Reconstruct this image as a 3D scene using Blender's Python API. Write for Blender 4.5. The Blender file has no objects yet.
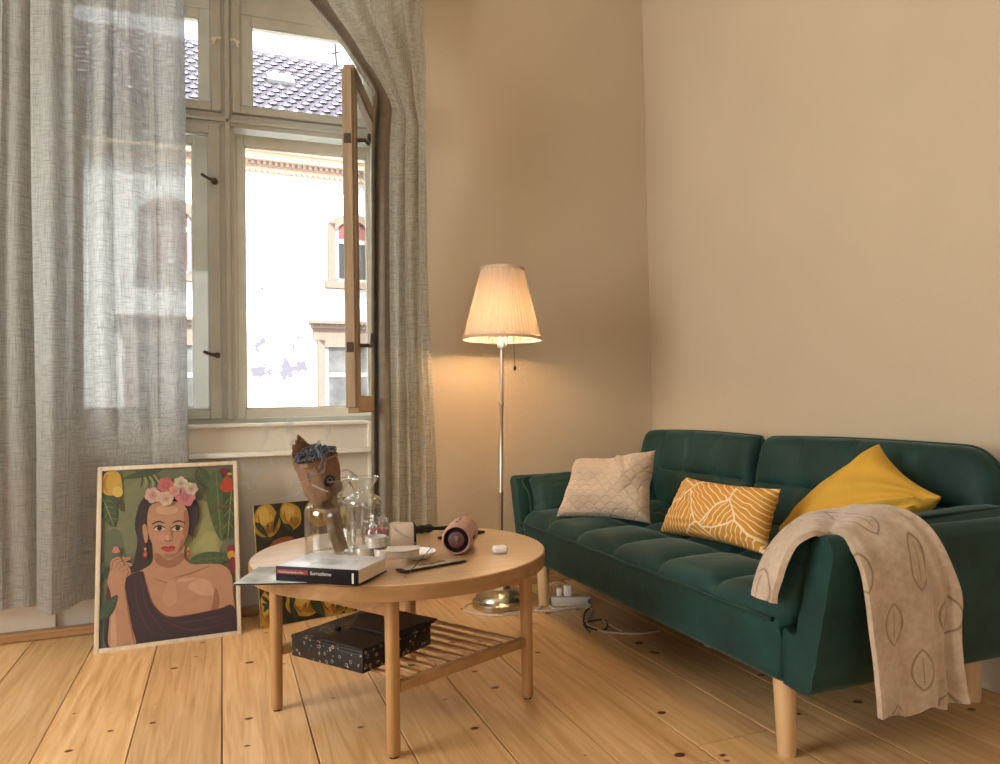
import bpy, bmesh, math, random
from mathutils import Vector, Matrix, noise
C = bpy.context.scene.collection
SC = bpy.context.scene
PI = math.pi
random.seed(7)

# ------------------------------------------------------------------ camera, world, sun, exposure
F, CX, CY, EYE = 735.0, 500.0, 382.0, 0.914
ay_ = Vector((222 - CX, CY - 408, F)).normalized()
ax_ = Vector((2414 - CX, CY - 366, F)); ax_ = (ax_ - ax_.dot(ay_) * ay_).normalized()
az_ = -ax_.cross(ay_)
if az_.y < 0: az_ = -az_
RW = Matrix((ax_, ay_, az_))                       # camera (right, up, forward) -> world
cam_d = bpy.data.cameras.new('camera'); cam = bpy.data.objects.new('camera', cam_d); C.objects.link(cam)
cam_d.sensor_width = 36; cam_d.sensor_fit = 'HORIZONTAL'; cam_d.lens = F / 1000 * 36
cam_d.clip_start = 0.05; cam_d.clip_end = 200
r_, u_, f_ = RW.col[0], RW.col[1], RW.col[2]
cam.matrix_world = Matrix(((r_.x, u_.x, -f_.x, 0), (r_.y, u_.y, -f_.y, 0), (r_.z, u_.z, -f_.z, EYE), (0, 0, 0, 1)))
SC.camera = cam
SC.view_settings.view_transform = 'Standard'; SC.view_settings.look = 'None'
SC.view_settings.gamma = 1; SC.view_settings.use_curve_mapping = False
SC.view_settings.exposure = 0.0
SC.cycles.transparent_max_bounces = 32; SC.cycles.max_bounces = 12; SC.cycles.diffuse_bounces = 6

w = bpy.data.worlds.new('World'); SC.world = w; w.use_nodes = True
bg = w.node_tree.nodes['Background']; bg.inputs[0].default_value = (.93, .97, 1, 1); bg.inputs[1].default_value = 3.6

def light(name, kind, loc, energy, color, **kw):
    d = bpy.data.lights.new(name, kind); d.energy = energy; d.color = color
    o = bpy.data.objects.new(name, d); C.objects.link(o); o.location = loc
    for k, v in kw.items():
        if k == 'aim': o.rotation_euler = Vector(v).to_track_quat('-Z', 'Y').to_euler()
        else: setattr(d, k, v)
    return o
light('sun', 'SUN', (0, -5, 20), 14.0, (1, .97, .92), angle=.01, aim=(-.2, .75, -.75))     # shines on the street front opposite
light('daylight_side_window', 'AREA', (-2.93, 1.5, 1.75), 143, (1, .95, .88), shape='RECTANGLE', size=1.7, size_y=2.2, aim=(1, 0, 0))
light('rear_fill_light', 'AREA', (-.6, -3.49, 1.8), 13, (1, .96, .90), shape='RECTANGLE', size=1.9, size_y=2.0, aim=(0, 1, 0))  # soft fill added behind the camera to lift the window wall
for nm_, loc_, sx_, sy_, aim_ in (('window_portal', (.03, 3.97, 1.85), 1.6, 2.2, (0, -1, 0)),):
    po_ = light(nm_, 'AREA', loc_, 1, (1, 1, 1), shape='RECTANGLE', size=sx_, size_y=sy_, aim=aim_); po_.data.cycles.is_portal = True

# ------------------------------------------------------------------ pixel helpers (photo pixel + a known plane -> world point)
def ray(x, y): return RW @ Vector((x - CX, CY - y, F))
def az(x, y, z): d = ray(x, y); t = (z - EYE) / d.z; return Vector((0, 0, EYE)) + t * d
def ay(x, y, Y): d = ray(x, y); t = Y / d.y; return Vector((0, 0, EYE)) + t * d
def ax(x, y, X): d = ray(x, y); t = X / d.x; return Vector((0, 0, EYE)) + t * d

# ------------------------------------------------------------------ materials
MATS = {}
def nmat(name):
    m = bpy.data.materials.new(name); m.use_nodes = True; nt = m.node_tree; nt.nodes.clear()
    out = nt.nodes.new('ShaderNodeOutputMaterial'); MATS[name] = m
    def N(t, **kw):
        n = nt.nodes.new('ShaderNode' + t)
        for k, v in kw.items():
            if k.startswith('i_'): 
                key = k[2:].replace('_', ' ')
                n.inputs[key].default_value = v
            else: setattr(n, k, v)
        return n
    L = lambda a, b: nt.links.new(a, b)
    return m, nt, out, N, L
def c4(c): return (c[0], c[1], c[2], 1)
def srgb(r, g, b):
    f = lambda v: (v / 255 / 12.92) if v / 255 <= .04045 else ((v / 255 + .055) / 1.055) ** 2.4
    return (f(r), f(g), f(b))
def mat(name, col, rough=.6, metal=0, var=.12, vscale=8, bump=0, bscale=60, spec=.5, sheen=0, stretch=(1, 1, 1), col2=None, coat=0):
    m, nt, out, N, L = nmat(name)
    p = N('BsdfPrincipled'); L(p.outputs[0], out.inputs[0])
    p.inputs['Roughness'].default_value = rough; p.inputs['Metallic'].default_value = metal
    p.inputs['Specular IOR Level'].default_value = spec
    if sheen: p.inputs['Sheen Weight'].default_value = sheen; p.inputs['Sheen Roughness'].default_value = .35; p.inputs['Sheen Tint'].default_value = c4([min(1, c * 2.5 + .15) for c in col])
    if coat: p.inputs['Coat Weight'].default_value = coat
    tc = N('TexCoord'); mp = N('Mapping'); mp.inputs['Scale'].default_value = stretch; L(tc.outputs['Object'], mp.inputs[0])
    n = N('TexNoise'); n.inputs['Scale'].default_value = vscale; n.inputs['Detail'].default_value = 4; L(mp.outputs[0], n.inputs[0])
    r = N('ValToRGB'); L(n.outputs[0], r.inputs[0])
    a = [c * (1 - var) for c in col]; b = col2 or [min(1, c * (1 + var)) for c in col]
    r.color_ramp.elements[0].position = .3; r.color_ramp.elements[1].position = .7
    r.color_ramp.elements[0].color = c4(a); r.color_ramp.elements[1].color = c4(b)
    L(r.outputs[0], p.inputs['Base Color'])
    if bump:
        n2 = N('TexNoise'); n2.inputs['Scale'].default_value = bscale; n2.inputs['Detail'].default_value = 3; L(mp.outputs[0], n2.inputs[0])
        b_ = N('Bump'); b_.inputs['Strength'].default_value = bump; b_.inputs['Distance'].default_value = .01
        L(n2.outputs[0], b_.inputs['Height']); L(b_.outputs[0], p.inputs['Normal'])
    return m
def flat(name, col, rough=.7): 
    return MATS.get(name) or mat(name, col, rough, var=.06, vscale=30)

def wood(name, c1, c2, axis='X', scale=3.0, rough=.45):
    m, nt, out, N, L = nmat(name)
    p = N('BsdfPrincipled'); L(p.outputs[0], out.inputs[0]); p.inputs['Roughness'].default_value = rough
    tc = N('TexCoord'); mp = N('Mapping')
    s = [16, 16, 16]; s['XYZ'.index(axis)] = 1.0; mp.inputs['Scale'].default_value = s
    L(tc.outputs['Object'], mp.inputs[0])
    n = N('TexNoise'); n.inputs['Scale'].default_value = scale; n.inputs['Detail'].default_value = 6; n.inputs['Distortion'].default_value = .6; L(mp.outputs[0], n.inputs[0])
    r = N('ValToRGB'); L(n.outputs[0], r.inputs[0]); r.color_ramp.elements[0].position = .3; r.color_ramp.elements[1].position = .72
    r.color_ramp.elements[0].color = c4(c1); r.color_ramp.elements[1].color = c4(c2); L(r.outputs[0], p.inputs['Base Color'])
    return m

def thin_glass(name, tint=(.97, .98, .98), f=1.0):
    m, nt, out, N, L = nmat(name)
    t = N('BsdfTransparent'); t.inputs[0].default_value = c4(tint)
    g = N('BsdfGlossy'); g.inputs['Roughness'].default_value = .02; g.inputs[0].default_value = (1, 1, 1, 1)
    fr = N('Fresnel'); ge = N('NewGeometry'); io = N('MapRange'); io.inputs['To Min'].default_value = 1.45; io.inputs['To Max'].default_value = 1 / 1.45
    L(ge.outputs['Backfacing'], io.inputs[0]); L(io.outputs[0], fr.inputs[0])
    mu = N('Math', operation='MULTIPLY'); mu.inputs[1].default_value = f; L(fr.outputs[0], mu.inputs[0])
    mx = N('MixShader'); L(mu.outputs[0], mx.inputs[0]); L(t.outputs[0], mx.inputs[1]); L(g.outputs[0], mx.inputs[2]); L(mx.outputs[0], out.inputs[0])
    return m

def fabric_curtain(name, col, trans, see):
    m, nt, out, N, L = nmat(name)
    tc = N('TexCoord'); 
    def weave(sc, sx, sz, lo, hi):
        mp = N('Mapping'); mp.inputs['Scale'].default_value = (sx, sx, sz); L(tc.outputs['Object'], mp.inputs[0])
        n = N('TexNoise'); n.inputs['Scale'].default_value = sc; n.inputs['Detail'].default_value = 3; L(mp.outputs[0], n.inputs[0])
        r = N('MapRange'); r.inputs['From Min'].default_value = lo; r.inputs['From Max'].default_value = hi; L(n.outputs[0], r.inputs[0]); return r
    h = weave(14, 1.3, 24, .44, .66); v = weave(14, 26, 1.0, .44, .66)
    ad = N('Math', operation='MAXIMUM'); L(h.outputs[0], ad.inputs[0]); L(v.outputs[0], ad.inputs[1])
    def threads(c, lo, hi):
        k = N('MapRange'); k.inputs['To Min'].default_value = lo; k.inputs['To Max'].default_value = hi; L(ad.outputs[0], k.inputs[0])
        q = N('VectorMath', operation='SCALE'); q.inputs[0].default_value = c; L(k.outputs[0], q.inputs['Scale']); return q.outputs[0]
    d = N('BsdfDiffuse'); L(threads(col, 1.12, .80), d.inputs[0])
    t = N('BsdfTranslucent'); L(threads(trans, 1.18, .52), t.inputs[0])
    tp = N('BsdfTransparent')
    m1 = N('MixShader'); m1.inputs[0].default_value = .5; L(d.outputs[0], m1.inputs[1]); L(t.outputs[0], m1.inputs[2])
    mr = N('MapRange'); mr.inputs['From Min'].default_value = 0; mr.inputs['From Max'].default_value = 1
    mr.inputs['To Min'].default_value = see * 1.5; mr.inputs['To Max'].default_value = see * .35; L(ad.outputs[0], mr.inputs[0])
    m2 = N('MixShader'); L(mr.outputs[0], m2.inputs[0]); L(m1.outputs[0], m2.inputs[1]); L(tp.outputs[0], m2.inputs[2]); L(m2.outputs[0], out.inputs[0])
    return m

# ------------------------------------------------------------------ mesh helpers
def B(): return bmesh.new()
def xf(bm, verts, M):
    if M is not None: bmesh.ops.transform(bm, matrix=M, verts=verts)
def box(bm, c, s, M=None, bev=0, seg=2):
    r = bmesh.ops.create_cube(bm, size=1.0); vs = r['verts']
    for v in vs: v.co = Vector((v.co.x * s[0], v.co.y * s[1], v.co.z * s[2])) + Vector(c)
    if bev:
        es = list({e for v in vs for e in v.link_edges}); fs = {f for v in vs for f in v.link_faces}
        rr = bmesh.ops.bevel(bm, geom=es + vs, offset=bev, segments=seg, affect='EDGES', profile=.5)
        vs = list({v for f in rr['faces'] for v in f.verts} | {v for v in vs if v.is_valid})
    xf(bm, vs, M); return bm
def boxr(bm, a, b, M=None, bev=0): # from corner to corner
    a, b = Vector(a), Vector(b); return box(bm, (a + b) / 2, [abs(q) for q in (b - a)], M, bev)
def lathe(bm, prof, seg=40, M=None, mod=None):
    rings = []; new = []
    for i, (r, z) in enumerate(prof):
        if r < 1e-6:
            v = bm.verts.new((0, 0, z)); rings.append([v]); new.append(v); continue
        ring = []
        for k in range(seg):
            a = 2 * PI * k / seg; rr = r * (mod(a, i / (len(prof) - 1)) if mod else 1)
            v = bm.verts.new((rr * math.cos(a), rr * math.sin(a), z)); ring.append(v); new.append(v)
        rings.append(ring)
    for p, q in zip(rings, rings[1:]):
        for k in range(seg):
            k2 = (k + 1) % seg
            if len(p) == 1 and len(q) == 1: continue
            if len(p) == 1: bm.faces.new((p[0], q[k2], q[k]))
            elif len(q) == 1: bm.faces.new((p[k], p[k2], q[0]))
            else: bm.faces.new((p[k], p[k2], q[k2], q[k]))
    xf(bm, new, M); return bm
def frames(pts):
    pts = [Vector(p) for p in pts]; out = []; n = None
    for i, p in enumerate(pts):
        t = (pts[min(i + 1, len(pts) - 1)] - pts[max(i - 1, 0)]).normalized()
        if n is None:
            n = t.orthogonal().normalized()
        n = (n - n.dot(t) * t)
        n = n.normalized() if n.length > 1e-6 else t.orthogonal().normalized()
        out.append((p, n, t.cross(n)))
    return out
def tube(bm, pts, r, seg=8, cap=True, flat_=1.0):
    rings = []; fr = frames(pts)
    for i, (p, n, b) in enumerate(fr):
        rr = r[i] if isinstance(r, (list, tuple)) else r
        rings.append([bm.verts.new(p + rr * (math.cos(2 * PI * k / seg) * n + flat_ * math.sin(2 * PI * k / seg) * b)) for k in range(seg)])
    for p, q in zip(rings, rings[1:]):
        for k in range(seg): bm.faces.new((p[k], p[(k + 1) % seg], q[(k + 1) % seg], q[k]))
    if cap:
        bm.faces.new(rings[0][::-1]); bm.faces.new(rings[-1])
    return bm
def smooth_path(pts, n=8):
    pts = [Vector(p) for p in pts]; out = []
    for i in range(len(pts) - 1):
        p0, p1, p2, p3 = pts[max(i - 1, 0)], pts[i], pts[i + 1], pts[min(i + 2, len(pts) - 1)]
        for k in range(n):
            t = k / n
            out.append(.5 * ((2 * p1) + (-p0 + p2) * t + (2 * p0 - 5 * p1 + 4 * p2 - p3) * t * t + (-p0 + 3 * p1 - 3 * p2 + p3) * t ** 3))
    out.append(pts[-1]); return out
def prism(bm, poly, z0, z1, M=None, bev=0):
    lo = [bm.verts.new((x, y, z0)) for x, y in poly]; hi = [bm.verts.new((x, y, z1)) for x, y in poly]
    n = len(poly); fs = [bm.faces.new(lo[::-1]), bm.faces.new(hi)]
    for k in range(n): fs.append(bm.faces.new((lo[k], lo[(k + 1) % n], hi[(k + 1) % n], hi[k])))
    vs = lo + hi
    if bev:
        es = list({e for v in vs for e in v.link_edges})
        rr = bmesh.ops.bevel(bm, geom=es + vs, offset=bev, segments=2, affect='EDGES')
        vs = list({v for f in rr['faces'] for v in f.verts} | {v for v in vs if v.is_valid})
    xf(bm, vs, M); return bm
def grid(bm, nu, nv, fn, closed_u=False):
    vs = [[bm.verts.new(fn(i / nu, j / nv)) for i in range(nu + (0 if closed_u else 1))] for j in range(nv + 1)]
    for j in range(nv):
        for i in range(nu):
            i2 = (i + 1) % nu if closed_u else i + 1
            bm.faces.new((vs[j][i], vs[j][i2], vs[j + 1][i2], vs[j + 1][i]))
    return vs
ORG = {}
def obj(name, bm, m, parent=None, smooth=True, org=None, angle=40):
    me = bpy.data.meshes.new(name)
    bmesh.ops.recalc_face_normals(bm, faces=bm.faces)
    o0 = ORG.get(parent.name, Vector()) if parent else (Vector(org) if org is not None else Vector())
    if o0.length: bmesh.ops.translate(bm, vec=-o0, verts=bm.verts)
    bm.to_mesh(me); bm.free()
    o = bpy.data.objects.new(name, me); C.objects.link(o)
    for mm in (m if isinstance(m, (list, tuple)) else [m]): me.materials.append(mm)
    if smooth:
        for p in me.polygons: p.use_smooth = True
        try: me.set_sharp_from_angle(angle=math.radians(angle))
        except Exception: pass
    if parent: o.parent = parent; ORG[o.name] = o0
    elif org is not None: o.location = o0; ORG[o.name] = o0
    return o
def tag(o, label, cat, group=None):
    o['label'] = label; o['category'] = cat
    if group: o['group'] = group
    return o
def thing(name, label, cat, loc, group=None):
    o = bpy.data.objects.new(name, None); C.objects.link(o); o.location = loc; o.empty_display_size = .05; ORG[o.name] = Vector(loc)
    return tag(o, label, cat, group)
def struct(name, bm, m, parent=None, smooth=False):
    o = obj(name, bm, m, parent, smooth)
    if not parent: o['kind'] = 'structure'
    return o
def orient(origin, xdir, ydir):
    x = Vector(xdir).normalized(); z = x.cross(Vector(ydir)).normalized(); y = z.cross(x); o = Vector(origin)
    return Matrix(((x.x, y.x, z.x, o.x), (x.y, y.y, z.y, o.y), (x.z, y.z, z.z, o.z), (0, 0, 0, 1)))
def T(x, y, z): return Matrix.Translation((x, y, z))
def Rz(a): return Matrix.Rotation(a, 4, 'Z')
def fbm(p, s=1): return noise.noise(Vector(p) * s)
def text_bm(txt, size, M, align='LEFT'):
    cu = bpy.data.curves.new('lettering', 'FONT'); cu.body = txt; cu.size = size; cu.align_x = align; cu.extrude = .0003
    o = bpy.data.objects.new('lettering', cu); C.objects.link(o)
    dg = bpy.context.evaluated_depsgraph_get(); me = bpy.data.meshes.new_from_object(o.evaluated_get(dg))
    bm = B(); bm.from_mesh(me); bmesh.ops.transform(bm, matrix=M, verts=bm.verts)
    bpy.data.objects.remove(o); bpy.data.curves.remove(cu); bpy.data.meshes.remove(me); return bm

# ------------------------------------------------------------------ palette
wall_m = mat('warm_plaster', (.52, .432, .312), .85, var=.025, vscale=2.2, bump=.12, bscale=90, spec=.2)
ceil_m = mat('ceiling_plaster', (.82, .77, .68), .9, var=.02)
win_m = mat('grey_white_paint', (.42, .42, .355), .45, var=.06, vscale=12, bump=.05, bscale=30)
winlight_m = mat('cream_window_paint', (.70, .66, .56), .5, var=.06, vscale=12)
panel_m = mat('panel_paint', (.60, .54, .44), .6, var=.04, vscale=5)
base_m = mat('white_baseboard_paint', (.66, .60, .50), .6, var=.05)
shoe_m = wood('brown_shoe_moulding', (.30, .15, .06), (.45, .24, .10), 'X')
rawwood_m = wood('bare_sash_wood', (.22, .15, .085), (.31, .22, .13), 'Z')
glass_m = thin_glass('window_glass', (.97, .98, .98), .7)
iron_m = mat('dark_handle_iron', (.07, .05, .04), .4, metal=.6)
oak_m = wood('oak_table_top', (.50, .30, .14), (.62, .40, .21), 'X', 2.2, .24)
for n_ in oak_m.node_tree.nodes:
    if n_.type == 'BSDF_PRINCIPLED': n_.inputs['Coat Weight'].default_value = 1; n_.inputs['Coat Roughness'].default_value = .33; n_.inputs['Coat IOR'].default_value = 1.6
oakshade_m = wood('oak_shaded_rim', (.27, .14, .052), (.36, .20, .085), 'X', 2.2, .4)  # table oak darkened: shade on the rim put into the colour
oakleg_m = wood('oak_leg', (.36, .19, .07), (.46, .26, .11), 'Z', 2.6, .4)
oakrail_m = wood('oak_rail', (.32, .17, .065), (.42, .235, .10), 'X', 2.6, .4)
velvet_m = mat('green_velvet', (.008, .037, .032), .6, var=.35, vscale=7, bump=.15, bscale=30, spec=.25, sheen=.62)
velvetdark_m = mat('green_velvet_piping', (.006, .030, .025), .6, var=.2, spec=.25, sheen=.3)
beech_m = wood('beech_leg', (.56, .36, .18), (.68, .47, .26), 'Z', 2.4, .4)
brass_m = mat('worn_brass', (.56, .50, .38), .28, metal=1, var=.1, vscale=14)
nickel_m = mat('brushed_pole_metal', (.50, .44, .36), .3, metal=1, var=.06)
black_m = mat('black_plastic', (.012, .010, .010), .4, var=.1, spec=.25)
white_m = mat('white_plastic', (.74, .71, .66), .35, var=.03)
cable_m = mat('white_cable_shaded', (.52, .46, .39), .45, var=.03)  # white plastic, browned and darkened to paint in the shade near the floor
paper_m = mat('page_edges', (.62, .50, .36), .8, var=.12, vscale=6, stretch=(1, 1, 90))
kraft_m = mat('kraft_paper', (.34, .205, .12), .7, var=.25, vscale=16, bump=.8, bscale=26)
curtain_m = fabric_curtain('linen_curtain', (.40, .39, .345), (.58, .605, .625), .075)
curtain2_m = fabric_curtain('linen_curtain_side', (.50, .46, .365), (.60, .575, .49), .05)
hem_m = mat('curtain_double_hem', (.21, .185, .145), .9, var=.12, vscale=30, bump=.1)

# ------------------------------------------------------------------ the room
def floor_material():
    m, nt, out, N, L = nmat('pine_floorboards')
    p = N('BsdfPrincipled'); L(p.outputs[0], out.inputs[0])
    tc = N('TexCoord'); at = N('Attribute', attribute_name='board')
    ofs = N('CombineXYZ'); mu = N('Math', operation='MULTIPLY'); mu.inputs[1].default_value = 37; L(at.outputs['Fac'], mu.inputs[0])
    L(mu.outputs[0], ofs.inputs[0]); L(mu.outputs[0], ofs.inputs[1])
    add = N('VectorMath', operation='ADD'); L(tc.outputs['Object'], add.inputs[0]); L(ofs.outputs[0], add.inputs[1])
    # grain
    mp = N('Mapping'); mp.inputs['Scale'].default_value = (22, 1.3, 14); L(add.outputs[0], mp.inputs[0])
    n = N('TexNoise'); n.inputs['Scale'].default_value = 1.6; n.inputs['Detail'].default_value = 7; n.inputs['Distortion'].default_value = 1.2; L(mp.outputs[0], n.inputs[0])
    r = N('ValToRGB'); L(n.outputs[0], r.inputs[0])
    e = r.color_ramp.elements; e[0].position = .28; e[0].color = c4((.53, .295, .115)); e[1].position = .7; e[1].color = c4((.76, .51, .26))
    k = e.new(.5); k.color = c4((.67, .41, .185))
    # board tone
    hs = N('HueSaturation'); L(r.outputs[0], hs.inputs['Color'])
    mr = N('MapRange'); mr.inputs['To Min'].default_value = .84; mr.inputs['To Max'].default_value = 1.12; L(at.outputs['Fac'], mr.inputs[0]); L(mr.outputs[0], hs.inputs['Value'])
    # knots
    mk = N('Mapping'); mk.inputs['Scale'].default_value = (9.5, 12.5, 0.01); L(add.outputs[0], mk.inputs[0])
    v = N('TexVoronoi'); v.inputs['Scale'].default_value = 1.0; v.inputs['Randomness'].default_value = 1; L(mk.outputs[0], v.inputs[0])
    sep = N('SeparateColor'); L(v.outputs['Color'], sep.inputs[0])
    siz = N('MapRange'); siz.inputs['From Min'].default_value = .22; siz.inputs['From Max'].default_value = 1; siz.inputs['To Min'].default_value = 0.02; siz.inputs['To Max'].default_value = .175; L(sep.outputs[0], siz.inputs[0])
    nn = N('TexNoise'); nn.inputs['Scale'].default_value = 40; L(tc.outputs['Object'], nn.inputs[0])
    wob = N('Math', operation='MULTIPLY_ADD'); wob.inputs[1].default_value = .06; L(nn.outputs[0], wob.inputs[0]); L(v.outputs['Distance'], wob.inputs[2])
    df = N('Math', operation='SUBTRACT'); L(siz.outputs[0], df.inputs[0]); L(wob.outputs[0], df.inputs[1])
    ks = N('MapRange'); ks.inputs['From Min'].default_value = -.035; ks.inputs['From Max'].default_value = .012; L(df.outputs[0], ks.inputs[0])
    kr = N('ValToRGB'); L(ks.outputs[0], kr.inputs[0]); ke = kr.color_ramp.elements
    ke[0].position = 0; ke[0].color = (1, 1, 1, 1); ke[1].position = 1; ke[1].color = c4((.16, .09, .06)); k2 = ke.new(.55); k2.color = c4((.72, .58, .45))
    mx = N('Mix', data_type='RGBA', blend_type='MULTIPLY'); mx.inputs['Factor'].default_value = 1
    L(hs.outputs[0], mx.inputs['A']); L(kr.outputs[0], mx.inputs['B']); L(mx.outputs['Result'], p.inputs['Base Color'])
    rr = N('MapRange'); rr.inputs['To Min'].default_value = .34; rr.inputs['To Max'].default_value = .5; p.inputs['Specular IOR Level'].default_value = .65; L(n.outputs[0], rr.inputs[0]); L(rr.outputs[0], p.inputs['Roughness'])
    bp = N('Bump'); bp.inputs['Strength'].default_value = .12; bp.inputs['Distance'].default_value = .004; L(n.outputs[0], bp.inputs['Height']); L(bp.outputs[0], p.inputs['Normal'])
    return m
floor_m = floor_material(); gap_m = flat('floor_gap_dirt', (.05, .028, .015), .9)
bm = B(); lay = bm.faces.layers.float.new('board') if False else None
XL, XR, YF, YB, ZC = -2.8, 2.22, -3.4, 3.5, 3.3
boards = []
x = -.007 - .2345 * 12; k = 0; rnd = random.Random(4)
while x < XR:
    x2 = x + .2345; a, b = max(x, XL), min(x2, XR)
    if b - a > .01:
        j = rnd.uniform(-2.5, .9); cuts = [YF, j, YB]
        if abs(x - 1.165) < .03: cuts = [YF, 1.66, YB]
        if abs(x - .931) < .03: cuts = [YF, 1.58, YB]
        for c0, c1 in zip(cuts, cuts[1:]): boards.append((a + .0016, b - .0016, c0 + .0012, c1 - .0012, rnd.random()))
    x = x2
vals = []
for (a, b, c0, c1, t) in boards:
    n0 = len(bm.faces); nj = 10
    vsA = []
    for q in range(nj + 1):
        yy = c0 + (c1 - c0) * q / nj
        w1 = .0012 * noise.noise((a * 9, yy * 1.3, 0)); w2 = .0012 * noise.noise((b * 9, yy * 1.3, 5))
        vsA.append((bm.verts.new((a + w1, yy, -.02)), bm.verts.new((a + w1, yy, -.0015)), bm.verts.new((a + w1 + .002, yy, 0)), bm.verts.new((b + w2 - .002, yy, 0)), bm.verts.new((b + w2, yy, -.0015)), bm.verts.new((b + w2, yy, -.02))))
    for p, q in zip(vsA, vsA[1:]):
        for i in range(5): bm.faces.new((p[i], p[i + 1], q[i + 1], q[i]))
    bm.faces.new(vsA[0]); bm.faces.new(vsA[-1][::-1])
    vals += [t] * (len(bm.faces) - n0)
nb = len(bm.faces)
boxr(bm, (XL, YF, -.06), (XR, YB, -.012))
bm.faces.ensure_lookup_table()
for f in bm.faces[nb:]: f.material_index = 1
fl = struct('floor', bm, [floor_m, gap_m]); 
att = fl.data.attributes.new('board', 'FLOAT', 'FACE'); att.data.foreach_set('value', vals + [0.0] * (len(fl.data.polygons) - len(vals)))

bm = B(); boxr(bm, (XL - .15, YF - .15, ZC), (XR + .15, 3.95, ZC + .15)); struct('ceiling', bm, ceil_m)
NL, NR = -.80, .88                                   # window niche
bm = B()
boxr(bm, (XL - .15, YB, -.06), (NL, 3.95, ZC)); boxr(bm, (NR, YB, -.06), (XR + .15, 3.95, ZC)); boxr(bm, (NL, YB, 3.16), (NR, 3.95, ZC)); boxr(bm, (NL, YB + .02, -.06), (NR, 3.95, .83))
struct('wall_back', bm, wall_m)
bm = B(); boxr(bm, (XR, YF - .15, -.06), (XR + .15, YB, ZC)); struct('wall_right', bm, wall_m)
bm = B()
boxr(bm, (XL - .15, YF - .15, -.06), (-1.6, YF, ZC)); boxr(bm, (.4, YF - .15, -.06), (XR, YF, ZC)); boxr(bm, (-1.6, YF - .15, -.06), (.4, YF, .75)); boxr(bm, (-1.6, YF - .15, 2.85), (.4, YF, ZC))
struct('wall_front', bm, wall_m)
bm = B()
boxr(bm, (XL - .15, YF, -.06), (XL, .6, ZC)); boxr(bm, (XL - .15, 2.4, -.06), (XL, YB, ZC)); boxr(bm, (XL - .15, .6, -.06), (XL, 2.4, .6)); boxr(bm, (XL - .15, .6, 2.9), (XL, 2.4, ZC))
struct('wall_left', bm, wall_m)
# panel under the window, with its ledge
bm = B(); boxr(bm, (NL + .02, YB - .005, 0), (.645, YB + .02, .70)); boxr(bm, (NL + .02, YB + .005, .715), (.645, YB + .02, .83)); boxr(bm, (.668, YB - .005, 0), (NR, YB + .02, .83))
struct('trim_1', bm, panel_m)
bm = B(); boxr(bm, (-.63, 3.425, .695), (.648, YB + .01, .717), bev=.004); struct('trim_2', bm, winlight_m)
bm = B(); boxr(bm, (.645, YB - .03, 0), (.662, YB + .01, .838), bev=.003); struct('trim_3', bm, winlight_m)
bm = B(); boxr(bm, (XL, 3.47, 0), (NL + .16, YB, .145), bev=.006); boxr(bm, (NR - .02, 3.475, 0), (NR - .01, YB, .12)); struct('baseboard_back', bm, base_m)
bm = B(); boxr(bm, (NR - .01, 3.47, 0), (XR, YB, .11), bev=.006); struct('trim_6', bm, shoe_m)
bm = B(); boxr(bm, (XL, 3.425, 0), (XR - .03, 3.4695, .038), bev=.008); struct('trim_4', bm, shoe_m)
bm = B(); boxr(bm, (XR - .025, YF, 0), (XR, 3.47, .14), bev=.006); struct('baseboard_right', bm, base_m)

# ---- window_1: double box window, the right lower inner sash swung open
wroot = bpy.data.objects.new('window_1', None); C.objects.link(wroot); wroot['kind'] = 'structure'; ORG['window_1'] = Vector()
bm = B(); Y0, Y1 = 3.615, 3.70
boxr(bm, (NL, Y0, .83), (-.655, Y1, 3.16)); boxr(bm, (.715, Y0, .83), (NR, Y1, 3.16))
boxr(bm, (.0, Y0, .86), (.062, Y1, 2.23)); boxr(bm, (.009, Y0, 2.28), (.054, Y1, 3.16)); boxr(bm, (.022, Y0 - .012, .86), (.046, Y0, 3.16), bev=.004)
boxr(bm, (-.66, Y0, 2.224), (.72, Y1, 2.286)); boxr(bm, (-.66, Y0 - .012, 2.243), (.72, Y0, 2.262), bev=.004)
boxr(bm, (-.66, Y0, .83), (.72, Y1, .864)); boxr(bm, (-.66, Y0, 3.08), (.72, Y1, 3.16))
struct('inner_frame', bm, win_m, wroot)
bm = B(); boxr(bm, (NL + .02, 3.475, .826), (.655, Y0 + .01, .842), bev=.005); struct('sill', bm, winlight_m, wroot)
bm = B()                                              # reveal lining and the outer frame
boxr(bm, (NL, Y1, .83), (-.70, 3.95, 3.16)); boxr(bm, (.76, Y1, .83), (NR, 3.95, 3.16)); boxr(bm, (-.72, Y1, 3.03), (.78, 3.95, 3.16)); boxr(bm, (-.72, Y1, .80), (.78, 3.95, .85))
boxr(bm, (-.02, 3.79, .85), (.07, 3.86, 3.05)); boxr(bm, (-.72, 3.79, 2.26), (.78, 3.86, 2.31)); boxr(bm, (-.72, 3.79, 2.86), (.78, 3.95, 3.05))
struct('outer_frame', bm, winlight_m, wroot)
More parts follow.
